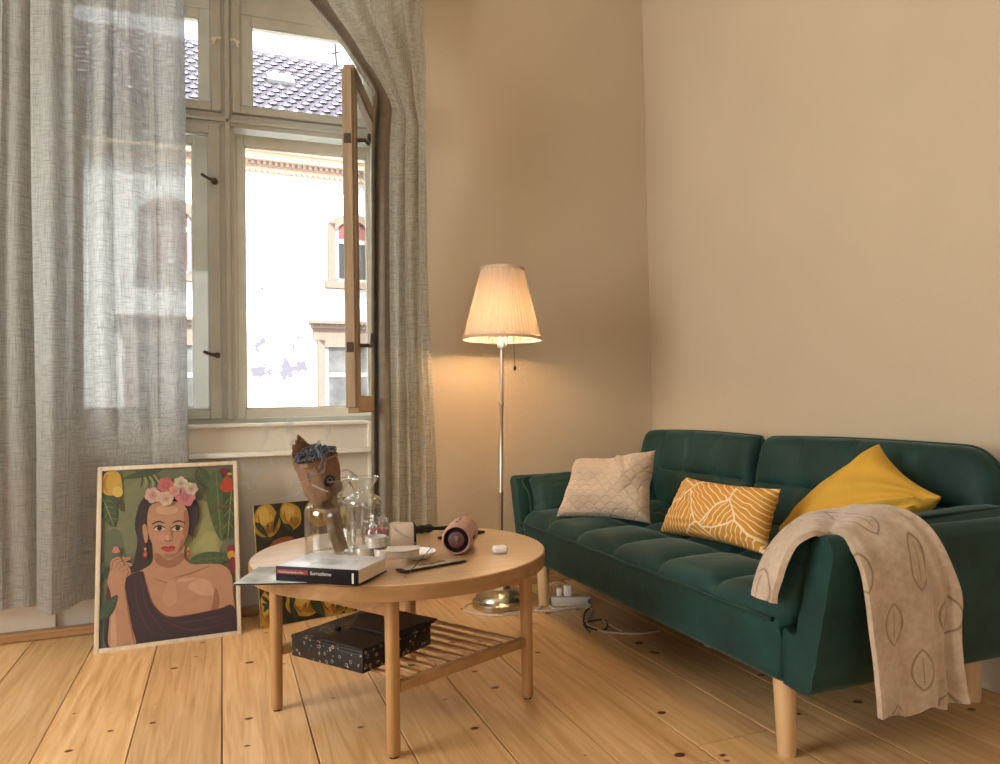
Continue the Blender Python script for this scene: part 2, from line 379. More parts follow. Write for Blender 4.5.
def sash(x0, x1, z0, z1, y0, y1, st, rl, m, name='sash', M=None, bars=()):
    bm = B()
    boxr(bm, (x0, y0, z0), (x0 + st, y1, z1), M, .004); boxr(bm, (x1 - st, y0, z0), (x1, y1, z1), M, .004)
    boxr(bm, (x0 + st, y0, z0), (x1 - st, y1, z0 + rl), M, .004); boxr(bm, (x0 + st, y0, z1 - rl), (x1 - st, y1, z1), M, .004)
    yi = y0 + .006
    for a, b in (((x0 + st, yi, z0 + rl), (x0 + st + .008, y1 - .01, z1 - rl)), ((x1 - st - .008, yi, z0 + rl), (x1 - st, y1 - .01, z1 - rl)), ((x0 + st, yi, z0 + rl), (x1 - st, y1 - .01, z0 + rl + .008)), ((x0 + st, yi, z1 - rl - .008), (x1 - st, y1 - .01, z1 - rl))): boxr(bm, a, b, M)
    s = struct(name, bm, m, wroot)
    g = B(); ym = (y0 + y1) / 2; boxr(g, (x0 + st * .8, ym - .0015, z0 + rl * .8), (x1 - st * .8, ym + .0015, z1 - rl * .8), M); struct('pane', g, glass_m, s)
    return s
def lever(parent, p, dx, dz, ydir=-1, M=None):
    bm = B(); p = Vector(p); d = Vector((0, ydir, 0))
    tube(bm, [p, p + d * .03], .009, 10)
    tube(bm, smooth_path([p + d * .03, p + d * .034 + Vector((dx * .4, 0, dz * .1)), p + d * .03 + Vector((dx, 0, dz))], 5), [.008] * 5 + [.007] * 5 + [.006], 8)
    lathe(bm, [(0, 0), (.014, 0), (.014, .004), (0, .004)], 14, Matrix.Translation(p) @ Matrix.Rotation(PI / 2 * (1 if ydir < 0 else -1), 4, 'X'))
    if M is not None: bmesh.ops.transform(bm, matrix=M, verts=bm.verts)
    return struct('handle', bm, iron_m, parent, True)
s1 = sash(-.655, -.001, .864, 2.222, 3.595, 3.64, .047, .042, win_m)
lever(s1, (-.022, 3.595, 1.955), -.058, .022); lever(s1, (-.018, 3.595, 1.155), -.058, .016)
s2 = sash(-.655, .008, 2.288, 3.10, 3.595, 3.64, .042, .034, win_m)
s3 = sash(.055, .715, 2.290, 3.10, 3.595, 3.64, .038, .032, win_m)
for s_, xx, sg in ((s2, -.012, 1), (s3, .070, -1)):
    bm = B(); p = Vector((xx, 3.595, 2.618)); tube(bm, [p, p + Vector((0, -.022, 0))], .006, 8); tube(bm, smooth_path([p + Vector((sg * .022, -.022, .002)), p + Vector((0, -.024, 0)), p + Vector((-sg * .012, -.022, -.03))], 4), .005, 8)
    tube(bm, [p + Vector((-sg * .012, 0, 0)), p + Vector((-sg * .012, -.01, 0))], .009, 8); struct('latch', bm, winlight_m, s_, True)
sash(-.70, -.022, .85, 2.262, 3.80, 3.84, .10, .07, winlight_m); sash(.068, .76, .85, 2.262, 3.80, 3.84, .042, .056, winlight_m)
sash(-.70, -.022, 2.308, 2.865, 3.80, 3.84, .066, .05, winlight_m); sash(.070, .76, 2.308, 2.865, 3.80, 3.84, .08, .05, winlight_m)
# the open sash, hinged on the right jamb
hx, hy = .732, 3.575; fx, fy = .487, 2.93; ang = math.atan2(hy - fy, hx - fx)
MO = Matrix.Translation((fx, fy, 0)) @ Rz(ang); wd = math.hypot(hx - fx, hy - fy)
so = sash(0, wd, .884, 2.285, -.022, .022, .052, .062, rawwood_m, 'open_sash', MO)
bm = B(); boxr(bm, (-.012, -.012, .905), (.002, .028, 2.262), MO, .003); struct('rebate_strip', bm, rawwood_m, so)
for zz, up in ((1.99, .06), (1.155, .055)):
    bm = B(); tube(bm, [(.045, -.022, zz), (.045, -.05, zz)], .008, 8); tube(bm, smooth_path([(.045, -.05, zz), (.10, -.056, zz + .006), (.15, -.052, zz + up)], 5), .0085, 8)
    bmesh.ops.transform(bm, matrix=MO, verts=bm.verts); struct('handle', bm, iron_m, so, True)
    bm = B(); boxr(bm, (-.016, -.006, zz - .03), (-.011, .022, zz + .01), MO, .002); struct('strike_plate', bm, iron_m, so)
# ---- window_2 in the left wall (beside the camera)
w2 = bpy.data.objects.new('window_2', None); C.objects.link(w2); w2['kind'] = 'structure'; ORG['window_2'] = Vector()
bm = B()
for a, b in (((-2.9, .6, .6), (-2.82, .68, 2.9)), ((-2.9, 2.32, .6), (-2.82, 2.4, 2.9)), ((-2.9, .68, .6), (-2.82, 2.32, .68)), ((-2.9, .68, 2.82), (-2.82, 2.32, 2.9)), ((-2.9, 1.46, .68), (-2.82, 1.54, 2.82)), ((-2.9, .68, 2.1), (-2.82, 2.32, 2.16))): boxr(bm, a, b, None, .004)
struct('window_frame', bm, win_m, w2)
bm = B(); boxr(bm, (-2.865, .66, .66), (-2.86, 2.34, 2.84)); struct('window_pane', bm, glass_m, w2)
w3 = bpy.data.objects.new('added_rear_window', None); C.objects.link(w3); w3['kind'] = 'structure'; ORG['added_rear_window'] = Vector()  # invented window behind the camera, added to carry the fill light
bm = B()
for a, b in (((-1.6, YF - .1, .75), (-1.53, YF - .02, 2.85)), ((.33, YF - .1, .75), (.4, YF - .02, 2.85)), ((-1.53, YF - .1, .75), (.33, YF - .02, .82)), ((-1.53, YF - .1, 2.78), (.33, YF - .02, 2.85)), ((-.64, YF - .1, .82), (-.56, YF - .02, 2.78))): boxr(bm, a, b, None, .004)
struct('window_frame', bm, win_m, w3)
bm = B(); boxr(bm, (-1.55, YF - .065, .80), (.35, YF - .06, 2.80)); struct('window_pane', bm, glass_m, w3)
bm = B(); boxr(bm, (-1.15, 3.30, 2.985), (1.15, 3.335, 3.02), bev=.008)
for xx in (-1.1, 0, 1.1): boxr(bm, (xx - .012, 3.3, 2.995), (xx + .012, YB, 3.01))
struct('trim_5', bm, win_m)

# ------------------------------------------------------------------ across the street
def facade_material():
    m, nt, out, N, L = nmat('old_white_render')
    p = N('BsdfPrincipled'); L(p.outputs[0], out.inputs[0]); p.inputs['Roughness'].default_value = .95
    tc = N('TexCoord'); n = N('TexNoise'); n.inputs['Scale'].default_value = 1.5; n.inputs['Detail'].default_value = 6; n.inputs['Roughness'].default_value = .62; L(tc.outputs['Object'], n.inputs[0])
    # peeling is thickest in one patch of the wall
    sub = N('VectorMath', operation='DISTANCE'); sub.inputs[1].default_value = (1.25, 0, 2.3); L(tc.outputs['Object'], sub.inputs[0])
    mr = N('MapRange'); mr.inputs['From Min'].default_value = .2; mr.inputs['From Max'].default_value = 2.2; mr.inputs['To Min'].default_value = .535; mr.inputs['To Max'].default_value = .68; L(sub.outputs['Value'], mr.inputs[0])
    gt = N('Math', operation='GREATER_THAN'); L(n.outputs[0], gt.inputs[0]); L(mr.outputs[0], gt.inputs[1])
    mx = N('Mix', data_type='RGBA'); L(gt.outputs[0], mx.inputs['Factor']); mx.inputs['A'].default_value = (.80, .80, .79, 1); mx.inputs['B'].default_value = (.13, .12, .15, 1)
    L(mx.outputs['Result'], p.inputs['Base Color']); return m
def roof_material():
    m, nt, out, N, L = nmat('clay_roof_tiles')
    p = N('BsdfPrincipled'); L(p.outputs[0], out.inputs[0]); p.inputs['Roughness'].default_value = .9
    tc = N('TexCoord'); mp = N('Mapping'); mp.inputs['Scale'].default_value = (1, 1, 1); L(tc.outputs['UV'], mp.inputs[0])
    br = N('TexBrick'); br.inputs['Scale'].default_value = 1; br.inputs['Brick Width'].default_value = .34; br.inputs['Row Height'].default_value = .30; br.inputs['Mortar Size'].default_value = .035; br.inputs['Mortar Smooth'].default_value = .6
    br.inputs['Color1'].default_value = (.12, .10, .13, 1); br.inputs['Color2'].default_value = (.085, .07, .098, 1); br.inputs['Mortar'].default_value = (.06, .048, .072, 1)
    L(mp.outputs[0], br.inputs[0]); L(br.outputs[0], p.inputs['Base Color']); return m
fac_m = facade_material(); roof_m = roof_material()
stone_m = mat('salmon_stone_trim', (.215, .145, .115), .9, var=.08); lace_m = mat('pale_salmon_lace', (.40, .29, .235), .9, var=.06); ochre_m = mat('ochre_cornice', (.60, .44, .29), .9, var=.06)
extwhite_m = mat('white_casement_paint', (.30, .29, .28), .6, var=.04); extglass_m = mat('dull_street_window_glass', (.10, .095, .09), .2, var=.5, vscale=2); redblind_m = mat('dusty_red_blind', (.17, .045, .045), .8, var=.2, vscale=6)
darkglass_m = mat('dark_open_casement', (.012, .011, .011), .4, var=.3)
street_m = mat('street_paving', (.25, .24, .23), .9)
bm = B(); boxr(bm, (-40, 4.2, -5.4), (40, 45, -5.2)); struct('ground', bm, street_m)
FO = Vector((0, 17.9, 0)); FM = Matrix.Translation(FO) @ Rz(math.radians(4))
bld = thing('apartment_building', 'white house with peeling plaster and tiled roof across the street, seen through the window', 'building', (0, 0, 0))
def fpart(name, bm, m, parent=None, smooth=False):
    bmesh.ops.recalc_face_normals(bm, faces=bm.faces)
    me = bpy.data.meshes.new(name); bm.to_mesh(me); bm.free(); o = bpy.data.objects.new(name, me); C.objects.link(o)
    for mm in (m if isinstance(m, list) else [m]): me.materials.append(mm)
    if parent is None: o.parent = bld; o.matrix_local = FM
    else: o.parent = parent
    return o
wx = [(-1.06, 1.22), (3.06, 1.22), (7.2, 1.22), (-5.2, 1.22)]
bm = B(); boxr(bm, (-16, 0, -5.2), (16, 5, 6.6)); fpart('wall', bm, fac_m)
bm = B()
boxr(bm, (-16, -.42, 6.62), (16, .3, 6.78)); boxr(bm, (-16, -.5, 6.78), (16, .3, 6.95)); boxr(bm, (-16, -.2, 6.42), (16, .1, 6.62))
fpart('cornice', bm, ochre_m)
bm = B()
boxr(bm, (-16, -.24, 6.50), (16, -.1, 6.62))
for i in range(-60, 100):
    x0 = i * .13; boxr(bm, (x0, -.30, 6.53), (x0 + .07, -.2, 6.63)); prism(bm, [(x0 - .03, -.02), (x0 + .10, -.02), (x0 + .035, -.09)], 0, .08, Matrix.Translation((0, -.2, 6.44)) @ Matrix.Rotation(PI / 2, 4, 'X'))
fpart('dentil_band', bm, lace_m)
bm = B(); uvl = bm.loops.layers.uv.new('UVMap')
pts = [(-16, -.5, 6.95), (16, -.5, 6.95), (16, 4.3, 11.3), (-16, 4.3, 11.3)]
def course(u, v):   # gently scalloped courses of tiles
    return None
vs = [[None] * 161 for _ in range(2)]
sl = Vector((0, 4.8, 4.35)); ln = sl.length; nrm = Vector((0, -sl.z, sl.y)).normalized(); rows = int(ln / .3)
for r in range(rows):
    for q in range(2):
        pass
    a0 = Vector((0, -.5, 6.95)) + sl * (r / rows); a1 = Vector((0, -.5, 6.95)) + sl * ((r + 1) / rows)
    lo = []; hi = []; nx = 320
    for i in range(nx + 1):
        xx = -12 + 24 * i / nx; wv = .035 * math.cos(2 * PI * xx / .34 + (r % 2) * PI * .9)
        lo.append(bm.verts.new(a0 + Vector((xx, 0, 0)) + nrm * (.05 + wv) - sl.normalized() * (.03 + .03 * math.cos(2 * PI * xx / .34)))); hi.append(bm.verts.new(a1 + Vector((xx, 0, 0)) + nrm * (-.02 + wv * .4) + sl.normalized() * .16))
    for i in range(nx):
        f = bm.faces.new((lo[i], lo[i + 1], hi[i + 1], hi[i]))
        for l, (uu, vv) in zip(f.loops, ((i, 0), (i + 1, 0), (i + 1, 1), (i, 1))): l[uvl].uv = (-12 + 24 * uu / nx, (r + vv) * .3)
ro = fpart('roof', bm, roof_m)
bm = B(); Mr = orient(Vector((1.75, -.5, 6.95)) + sl * .66, (1, 0, 0), sl)
box(bm, (0, 0, .07), (.72, .55, .14), Mr, .02); sk = fpart('roof_window', bm, extwhite_m, ro)
bm = B(); box(bm, (0, .02, .145), (.6, .4, .02), Mr); fpart('pane', bm, mat('sky_lit_glass', (.5, .55, .56), .1, var=.05), sk)
bm = B(); tube(bm, [(3.65, 4.2, 11.2), (3.6, 4.2, 12.0)], .03, 6); tube(bm, [(3.5, 4.2, 11.6), (3.75, 4.2, 11.7)], .02, 6); fpart('aerial', bm, darkglass_m)
def street_window(xc, wdt, z0, z1, arch, blind):
    bm = B(); h = wdt / 2
    n = 12; pi_, po = [], []
    top = z1
    for i in range(n + 1):
        a = -1 + 2 * i / n; dz = arch * (1 - a * a)
        pi_.append((a * (h - .17), top - .17 + dz)); po.append((a * h, top + dz))
    for i in range(n):
        (x0, a0), (x1, a1) = pi_[i], pi_[i + 1]; (X0, b0), (X1, b1) = po[i], po[i + 1]
        vs = [bm.verts.new(q) for q in ((x0, -.10, a0), (x1, -.10, a1), (X1, -.10, b1), (X0, -.10, b0), (x0, .02, a0), (x1, .02, a1), (X1, .02, b1), (X0, .02, b0))]
        for q in ((0, 1, 2, 3), (7, 6, 5, 4), (0, 4, 5, 1), (3, 2, 6, 7), (0, 3, 7, 4), (1, 5, 6, 2)): bm.faces.new([vs[t] for t in q])
    boxr(bm, (-h, -.10, z0), (-h + .17, .02, top)); boxr(bm, (h - .17, -.10, z0), (h, .02, top)); boxr(bm, (-h - .08, -.2, z0 - .16), (h + .08, .02, z0))
    if not arch:
        boxr(bm, (-h - .1, -.08, top), (h + .1, .02, top + .3)); boxr(bm, (-h - .2, -.28, top + .38), (h + .2, .02, top + .46)); boxr(bm, (-h - .14, -.18, top + .28), (h + .14, .02, top + .38))
        for i in range(16): x0 = -h - .1 + i * (2 * h + .2) / 16; boxr(bm, (x0, -.22, top + .33), (x0 + .05, -.16, top + .38))
    bmesh.ops.translate(bm, vec=(xc, 0, 0), verts=bm.verts)
    f = fpart('window', bm, stone_m)
    bm = B(); a, b = xc - h + .17, xc + h - .17; zt = top - .17 + arch; zm = z0 + (zt - z0) * .66
    boxr(bm, (a, -.045, zm - .05), (b, .0, zm + .06)); boxr(bm, (a, -.04, z0), (a + .09, .0, zt)); boxr(bm, (b - .09, -.04, z0), (b, .0, zt)); boxr(bm, ((a + b) / 2 - .06, -.04, z0), ((a + b) / 2 + .06, 0, zm)); boxr(bm, (a, -.04, z0), (b, 0, z0 + .09))
    fpart('casement', bm, extwhite_m, f)
    bm = B(); boxr(bm, (a, -.02, zm), (b, -.005, zt)); fpart('upper_pane', bm, redblind_m if blind else extglass_m, f)
    bm = B(); boxr(bm, (a, -.02, z0), (b, -.005, zm)); fpart('lower_pane', bm, blind if blind else extglass_m, f)
street_window(3.06, 1.24, 3.92, 5.35, .26, darkglass_m); street_window(-1.06, 1.24, 3.92, 5.35, .26, redblind_m)
for xx in (7.2, -5.2): street_window(xx, 1.24, 3.92, 5.35, .26, darkglass_m)
for xx in (3.06, -1.06, 7.2, -5.2): street_window(xx, 1.8, .35, 2.5, 0, None)

# ------------------------------------------------------------------ curtains
def fold(u, seed, n):
    s = 0
    for k, a in ((n, 1.0), (n * 1.63, .55), (n * .47, .6)): s += a * math.sin(2 * PI * (k * u + noise.noise((seed + k, u * 3, 0)) * .35) + seed * k)
    return s
bm = B(); U, V = 260, 60
def cl(u, v):
    z = 2.99 + (.158 - 2.99) * v
    xr = -.170 + .03 * v if z > .7 else -.15
    x = -1.16 + (xr + 1.16) * u
    a = .021 + .006 * v
    y = 3.335 + .005 * v + a * fold(u * 1.0 + .01 * math.sin(3 * v), 2.3, 9) * (1 - .55 * max(0, min(1, (v - .6) / .25)) * (u > .55))
    x += .012 * fold(u + .07, 5.1, 7) + .008 * math.sin(v * 5 + u * 20)
    g = math.exp(-((x + .60) / .06) ** 2)                       # the deep fold that reaches the front
    y -= g * (.04 + .07 * v); 
    if u > .97: y += .03 * (u - .97) / .03
    y = min(y, 3.405)
    if -.56 < x and z < .95: y = y + (max(y, 3.362 + (y - 3.362) * .35 if y < 3.362 else y) - y) * min(1, (.95 - z) / .2) if False else y + max(0, 3.366 - y) * min(1, (.95 - z) / .2) * min(1, (x + .56) / .03)
    return Vector((x, y, z - (.012 * g if v > .97 else 0)))
grid(bm, U, V, cl)
tag(obj('curtain', bm, curtain_m, org=(-.6, 3.33, .158)), 'sheer grey linen curtain hanging straight over the left half of the window', 'curtain', )
# right curtain: pushed aside and draped over the top of the open sash
lp = [ay(286, -30, 3.24), ay(299, -8, 3.16), ay(330, 27, 3.0), ay(347, 50, 2.88), ay(361, 71, 2.88), ay(374, 93, 2.93), ay(373, 112, 3.0), ay(371, 160, 3.10), ay(371, 260, 3.22), ay(371, 400, 3.26), ay(371, 515, 3.26)]
lp = [Vector((lp[0].x - .03, 3.3, 2.99))] + lp + [Vector((.60, 3.26, .17))]
lp = smooth_path(lp, 3)
def at_z(path, z):
    for p, q in zip(path, path[1:]):
        if p.z >= z >= q.z and p.z > q.z: return p.lerp(q, (p.z - z) / (p.z - q.z))
    return path[0] if z > path[0].z else path[-1]
rp = smooth_path([Vector((.93, 3.31, 2.99)), ay(424, 0, 3.31), ay(422, 25, 3.31), ay(425, 60, 3.33), ay(425, 130, 3.33), ay(428, 300, 3.32), ay(434, 420, 3.32), ay(437, 520, 3.32), Vector((.93, 3.32, .17))], 8)
U, V = 170, 110
def cr(u, v, hem=False):
    z = 2.99 + (.17 - 2.99) * v
    l, r = at_z(lp, z), at_z(rp, z)
    p = l.lerp(r, u); p.z = z
    amp = .018 if z < 2.2 else .018 + .012 * min(1, (z - 2.2) / .5)
    fo = fold(u * .8, 4.2, 6)
    p.y += amp * fo; p.x += .006 * fold(u + .3, 1.2, 5)
    # right edge overlap fold
    p.y -= .03 * math.exp(-((u - .86) / .05) ** 2)
    sag = math.sin(PI * u) * max(0, z - 2.2) * .10
    p.z -= sag * (1 - v) 
    return p
bm = B(); grid(bm, U, V, lambda u, v: cr(u, v)); 
rc = obj('curtain', bm, curtain2_m, org=(.75, 3.3, .17)); tag(rc, 'beige linen curtain bunched to the right and draped over the open window sash', 'curtain')
bm = B()
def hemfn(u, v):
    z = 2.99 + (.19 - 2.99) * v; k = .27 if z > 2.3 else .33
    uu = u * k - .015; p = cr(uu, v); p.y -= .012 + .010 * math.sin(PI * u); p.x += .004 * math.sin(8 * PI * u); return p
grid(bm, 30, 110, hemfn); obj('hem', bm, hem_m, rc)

# ------------------------------------------------------------------ floor lamp
LB = Vector((1.166, 3.13, 0)); lean = math.atan2(.038, 1.4)
LM = Matrix.Translation(LB) @ Matrix.Rotation(lean, 4, 'Y')
lamp = thing('floor_lamp', 'lit brass floor lamp with pleated cream shade standing in the corner beyond the sofa arm', 'lamp', LB)
bm = B(); lathe(bm, [(0, .002), (.126, .002), (.128, .010), (.127, .026), (.118, .034), (.112, .037), (.108, .05), (.096, .062), (.074, .074), (.05, .080), (.046, .086), (.036, .092), (.03, .104), (.018, .112), (.013, .125), (.0105, .14), (0, .14)], 56, Matrix.Translation(LB)); obj('base', bm, brass_m, lamp)
bm = B(); lathe(bm, [(0, .12), (.0095, .12), (.0095, .50), (.0125, .505), (.0125, .515), (.0085, .52), (.0085, .90), (.0115, .905), (.0115, .914), (.008, .92), (.008, 1.155), (.014, 1.16), (.014, 1.167), (0, 1.167)], 20, LM); obj('pole', bm, nickel_m, lamp)
bm = B(); lathe(bm, [(0, 1.165), (.021, 1.165), (.022, 1.185), (.017, 1.195), (.017, 1.225), (0, 1.225)], 20, LM); sock = obj('socket', bm, white_m, lamp)
# shade: pleated cloth cone
def shade_material():
    m, nt, out, N, L = nmat('pleated_lamp_cloth')
    d = N('BsdfDiffuse'); d.inputs[0].default_value = (.66, .57, .47, 1); t = N('BsdfTranslucent'); t.inputs[0].default_value = (.21, .165, .12, 1)
    m1 = N('MixShader'); m1.inputs[0].default_value = .5; L(d.outputs[0], m1.inputs[1]); L(t.outputs[0], m1.inputs[2]); L(m1.outputs[0], out.inputs[0]); return m
shade_m = shade_material()
z0, z1, r0, r1 = 1.203, 1.532, .179, .097
prof = [(r0 + (r1 - r0) * i / 10, z0 + (z1 - z0) * i / 10) for i in range(11)]
bm = B(); lathe(bm, prof, 360, LM, lambda a, t: 1 + .008 * math.sin(60 * a + .4 * math.sin(7 * a)) + .003 * math.sin(23 * a + 2 * t)); sh = obj('lamp_shade', bm, shade_m, lamp)
trimc_m = mat('shade_braid', (.52, .40, .30), .85, var=.1)
for zz, rr, nm in ((z0, r0, 'braid'), (z1 - .012, r1 + .002, 'braid')):
    bm = B(); lathe(bm, [(rr + .003, zz - .003), (rr + .004, zz + .010), (rr - .001, zz + .011), (rr - .001, zz - .003), (rr + .003, zz - .003)], 72, LM); obj(nm, bm, trimc_m, sh)
bm = B()
for a in (0, 2 * PI / 3, 4 * PI / 3): tube(bm, [(.012 * math.cos(a), .012 * math.sin(a), 1.222), (.118 * math.cos(a), .118 * math.sin(a), 1.44)], .0018, 6)
bmesh.ops.transform(bm, matrix=LM, verts=bm.verts); obj('shade_carrier', bm, nickel_m, sh)
bulb_m, nt_, out_, N_, L_ = nmat('glowing_bulb'); e_ = N_('Emission'); e_.inputs[0].default_value = (1, .66, .33, 1); e_.inputs[1].default_value = 14; L_(e_.outputs[0], out_.inputs[0])
bm = B(); lathe(bm, [(0, 1.225), (.014, 1.226), (.018, 1.235), (.027, 1.25), (.029, 1.262), (.025, 1.28), (.014, 1.29), (0, 1.292)], 20, LM); obj('bulb', bm, bulb_m, lamp)
lp_ = light('lamp_bulb_light', 'POINT', LM @ Vector((0, 0, 1.258)), 58, (1, .62, .31), shadow_soft_size=.035)
bm = B(); pc = Vector((.036, -.02, 0)); tube(bm, [LM @ Vector((.02, -.01, 1.24)), LM @ Vector((.045, -.03, 1.22)), LM @ Vector((.05, -.035, 1.08))], .0012, 6); lathe(bm, [(0, 1.06), (.005, 1.063), (.0065, 1.07), (.005, 1.078), (0, 1.082)], 12, LM @ T(.05, -.035, 0)); obj('pull_chain', bm, black_m, lamp)

# ------------------------------------------------------------------ sofa
sofa = thing('sofa', 'dark green velvet sofa with tufted seat and pale wooden legs against the right wall', 'sofa', (1.65, 2.3, 0))
def quilt(p, q, seams_p, seams_q, wgt=.5):
    # 0 on the seams, 1 in the middle of each tuft
    def cell(t, s):
        for a, b in zip(s, s[1:]):
            if a <= t <= b:
                k = (t - a) / (b - a); return max(0, 1 - abs(2 * k - 1) ** 3.2)
        return 0
    return (cell(p, seams_p) ** .55) * (cell(q, seams_q) ** .55)
SY0, SY1 = 1.475, 3.125
ny, nx = 150, 60
seam_y = [SY0 - .02 + (SY1 - SY0 + .04) * i / 6 for i in range(7)]
def seat_pt(i, j):
    v = i / ny; y = SY0 + (SY1 - SY0) * v
    # profile: bottom back -> bottom front -> front top edge -> top -> back
    end = min(1, min(v, 1 - v) / .035); rnd_ = math.sqrt(max(0, 1 - (1 - end) ** 2))
    yy = y
    if j <= 8: t = j / 8; x = 1.95 + (1.305 - 1.95) * t; z = .205
    elif j <= 12: t = (j - 8) / 4; a = t * PI / 2; x = 1.305 - .028 * math.sin(a); z = .235 - .03 * math.cos(a)
    elif j <= 22: t = (j - 12) / 10; x = 1.277 - .006 * t + .006 * math.sin(PI * t); z = .235 + .125 * t
    else:
        t = (j - 22) / (nx - 22); x = 1.272 + (1.96 - 1.272) * t
        wob = .035 * math.sin(PI * t * 1.2)
        q = quilt(y + wob, t, seam_y, [-.02, .38, .74, 1.08])
        edge = min(1, t / .05) ** .5
        z = .362 + .022 * edge + .042 * q * rnd_ + .012 * edge * min(1, t / .3)
    z -= .012 * (1 - rnd_) * (z > .3); 
    return Vector((x + .012 * (1 - rnd_) * (j > 8 and j < 23), yy, z))
bm = B(); vs = [[bm.verts.new(seat_pt(i, j)) for j in range(nx + 1)] for i in range(ny + 1)]
for i in range(ny):
    for j in range(nx): bm.faces.new((vs[i][j], vs[i][j + 1], vs[i + 1][j + 1], vs[i + 1][j]))
bm.faces.new(vs[0]); bm.faces.new(vs[-1][::-1])
seat = obj('seat', bm, velvet_m, sofa, angle=60)
bm = B(); tube(bm, [(1.2725, SY0 + .01 + (SY1 - SY0 - .02) * i / 40, .364 + .0015 * math.sin(i)) for i in range(41)], .0065, 8); obj('piping', bm, velvetdark_m, seat)
# back panels
def back_panel(y0, y1, near=False, name='backrest'):
    cy = (y0 + y1) / 2; wdt = y1 - y0; h = .40
    bot = Vector((1.985, cy, .375)); top = Vector((2.085, cy, .768)); up = (top - bot).normalized(); right = Vector((0, -1, 0)); nrm = right.cross(up).normalized()
    if nrm.x > 0: nrm = -nrm
    sy = [-.02, .5, 1.02]; sx = [-.03, .25, .5, .75, 1.03]
    def side(sgn):
        def f(u, v):
            a, b = 2 * u - 1, 2 * v - 1
            k = .10 if True else 0
            X = a * math.sqrt(1 - k * b * b * abs(a) ** 6); Yq = b * math.sqrt(1 - k * a * a * abs(b) ** 6)
            if near and b > 0: Yq -= .30 * (max(0, (a - .72) / .28)) ** 2.2 * b
            d = (1 - abs(a) ** 14) * (1 - abs(b) ** 8); th = max(0, d) ** .45
            t = (.052 * th + .017 * quilt(u, v, sx, sy) * th) if sgn > 0 else -.06 * th
            return bot + right * (X * wdt / 2) + up * ((Yq + 1) / 2 * h) + nrm * t
        return f
    bm = B(); g1 = grid(bm, 70, 44, side(1)); g2 = grid(bm, 70, 44, side(-1)); bmesh.ops.remove_doubles(bm, verts=bm.verts, dist=1e-4)
    o = obj(name, bm, velvet_m, sofa, angle=70)
    bm = B(); loop = []
    f = side(1)
    for i in range(0, 71): loop.append(f(i / 70, 1))
    path = [f(0, j / 20) for j in range(4, 20)] + loop + [f(1, 1 - j / 20) for j in range(1, 17)]
    tube(bm, path, .0055, 6); obj('piping', bm, velvetdark_m, o); return o
back_panel(2.435, 3.30); back_panel(1.43, 2.425, True)
# arms: padded L sections that lean outward
def arm(sg, ybase, dz=0, name='armrest'):
    # section in (out, z): out is measured outward from the seat end
    sec = [(-.01, .205), (.06, .200), (.085, .215), (.098, .25), (.135, .40), (.170, .545), (.166, .575), (.145, .592), (.118, .588), (.098, .565), (.066, .44), (.040, .345), (.02, .335), (-.01, .335)]
    P = [Vector((a, b, 0)) for a, b in sec]; P = smooth_path(P + [P[0]], 4)[:-1]
    bm = B(); xs = [1.292, 1.296, 1.306, 1.32] + [1.32 + (2.06 - 1.32) * i / 12 for i in range(1, 13)] + [2.075, 2.085]
    ins = [.022, .010, .003, 0] + [0] * 12 + [.01, .025]
    cen = Vector((sum(p.x for p in P) / len(P), sum(p.y for p in P) / len(P), 0)); rings = []
    for x, q in zip(xs, ins):
        ring = []
        for p in P:
            a, b = p.x, p.y - dz * max(0, (p.y - .30) / .29)
            # pull in along local thickness
            aa = a + (.07 + (b - .2) * .2 - a) * q * 4; bb = b + (.4 - b) * q * .6
            wr = .0022 * math.sin(b * 90 + 9 * noise.noise((x * 6, b * 5, 0))) * (x < 1.33)
            ring.append(bm.verts.new((x, ybase + sg * (aa + wr), bb)))
        rings.append(ring)
    n = len(P)
    for p, q in zip(rings, rings[1:]):
        for k in range(n): bm.faces.new((p[k], p[(k + 1) % n], q[(k + 1) % n], q[k]))
    bm.faces.new(rings[0]); bm.faces.new(rings[-1][::-1])
    return obj(name, bm, velvet_m, sofa, angle=55)
arm(-1, 1.472); arm(1, 3.13, .026)
for (x, y) in ((1.345, 1.53), (2.09, 1.585), (1.345, 3.05), (2.09, 3.05), (1.68, 2.3)):
    bm = B(); top_ = .207; r1_, r0_ = (.030, .0225)
    if x == 1.68: r1_, r0_ = .026, .022
    lathe(bm, [(0, 0), (r0_ - .002, 0), (r0_, .004), (r1_, top_), (0, top_)], 28, T(x, y, 0)); obj('leg', bm, beech_m, sofa)

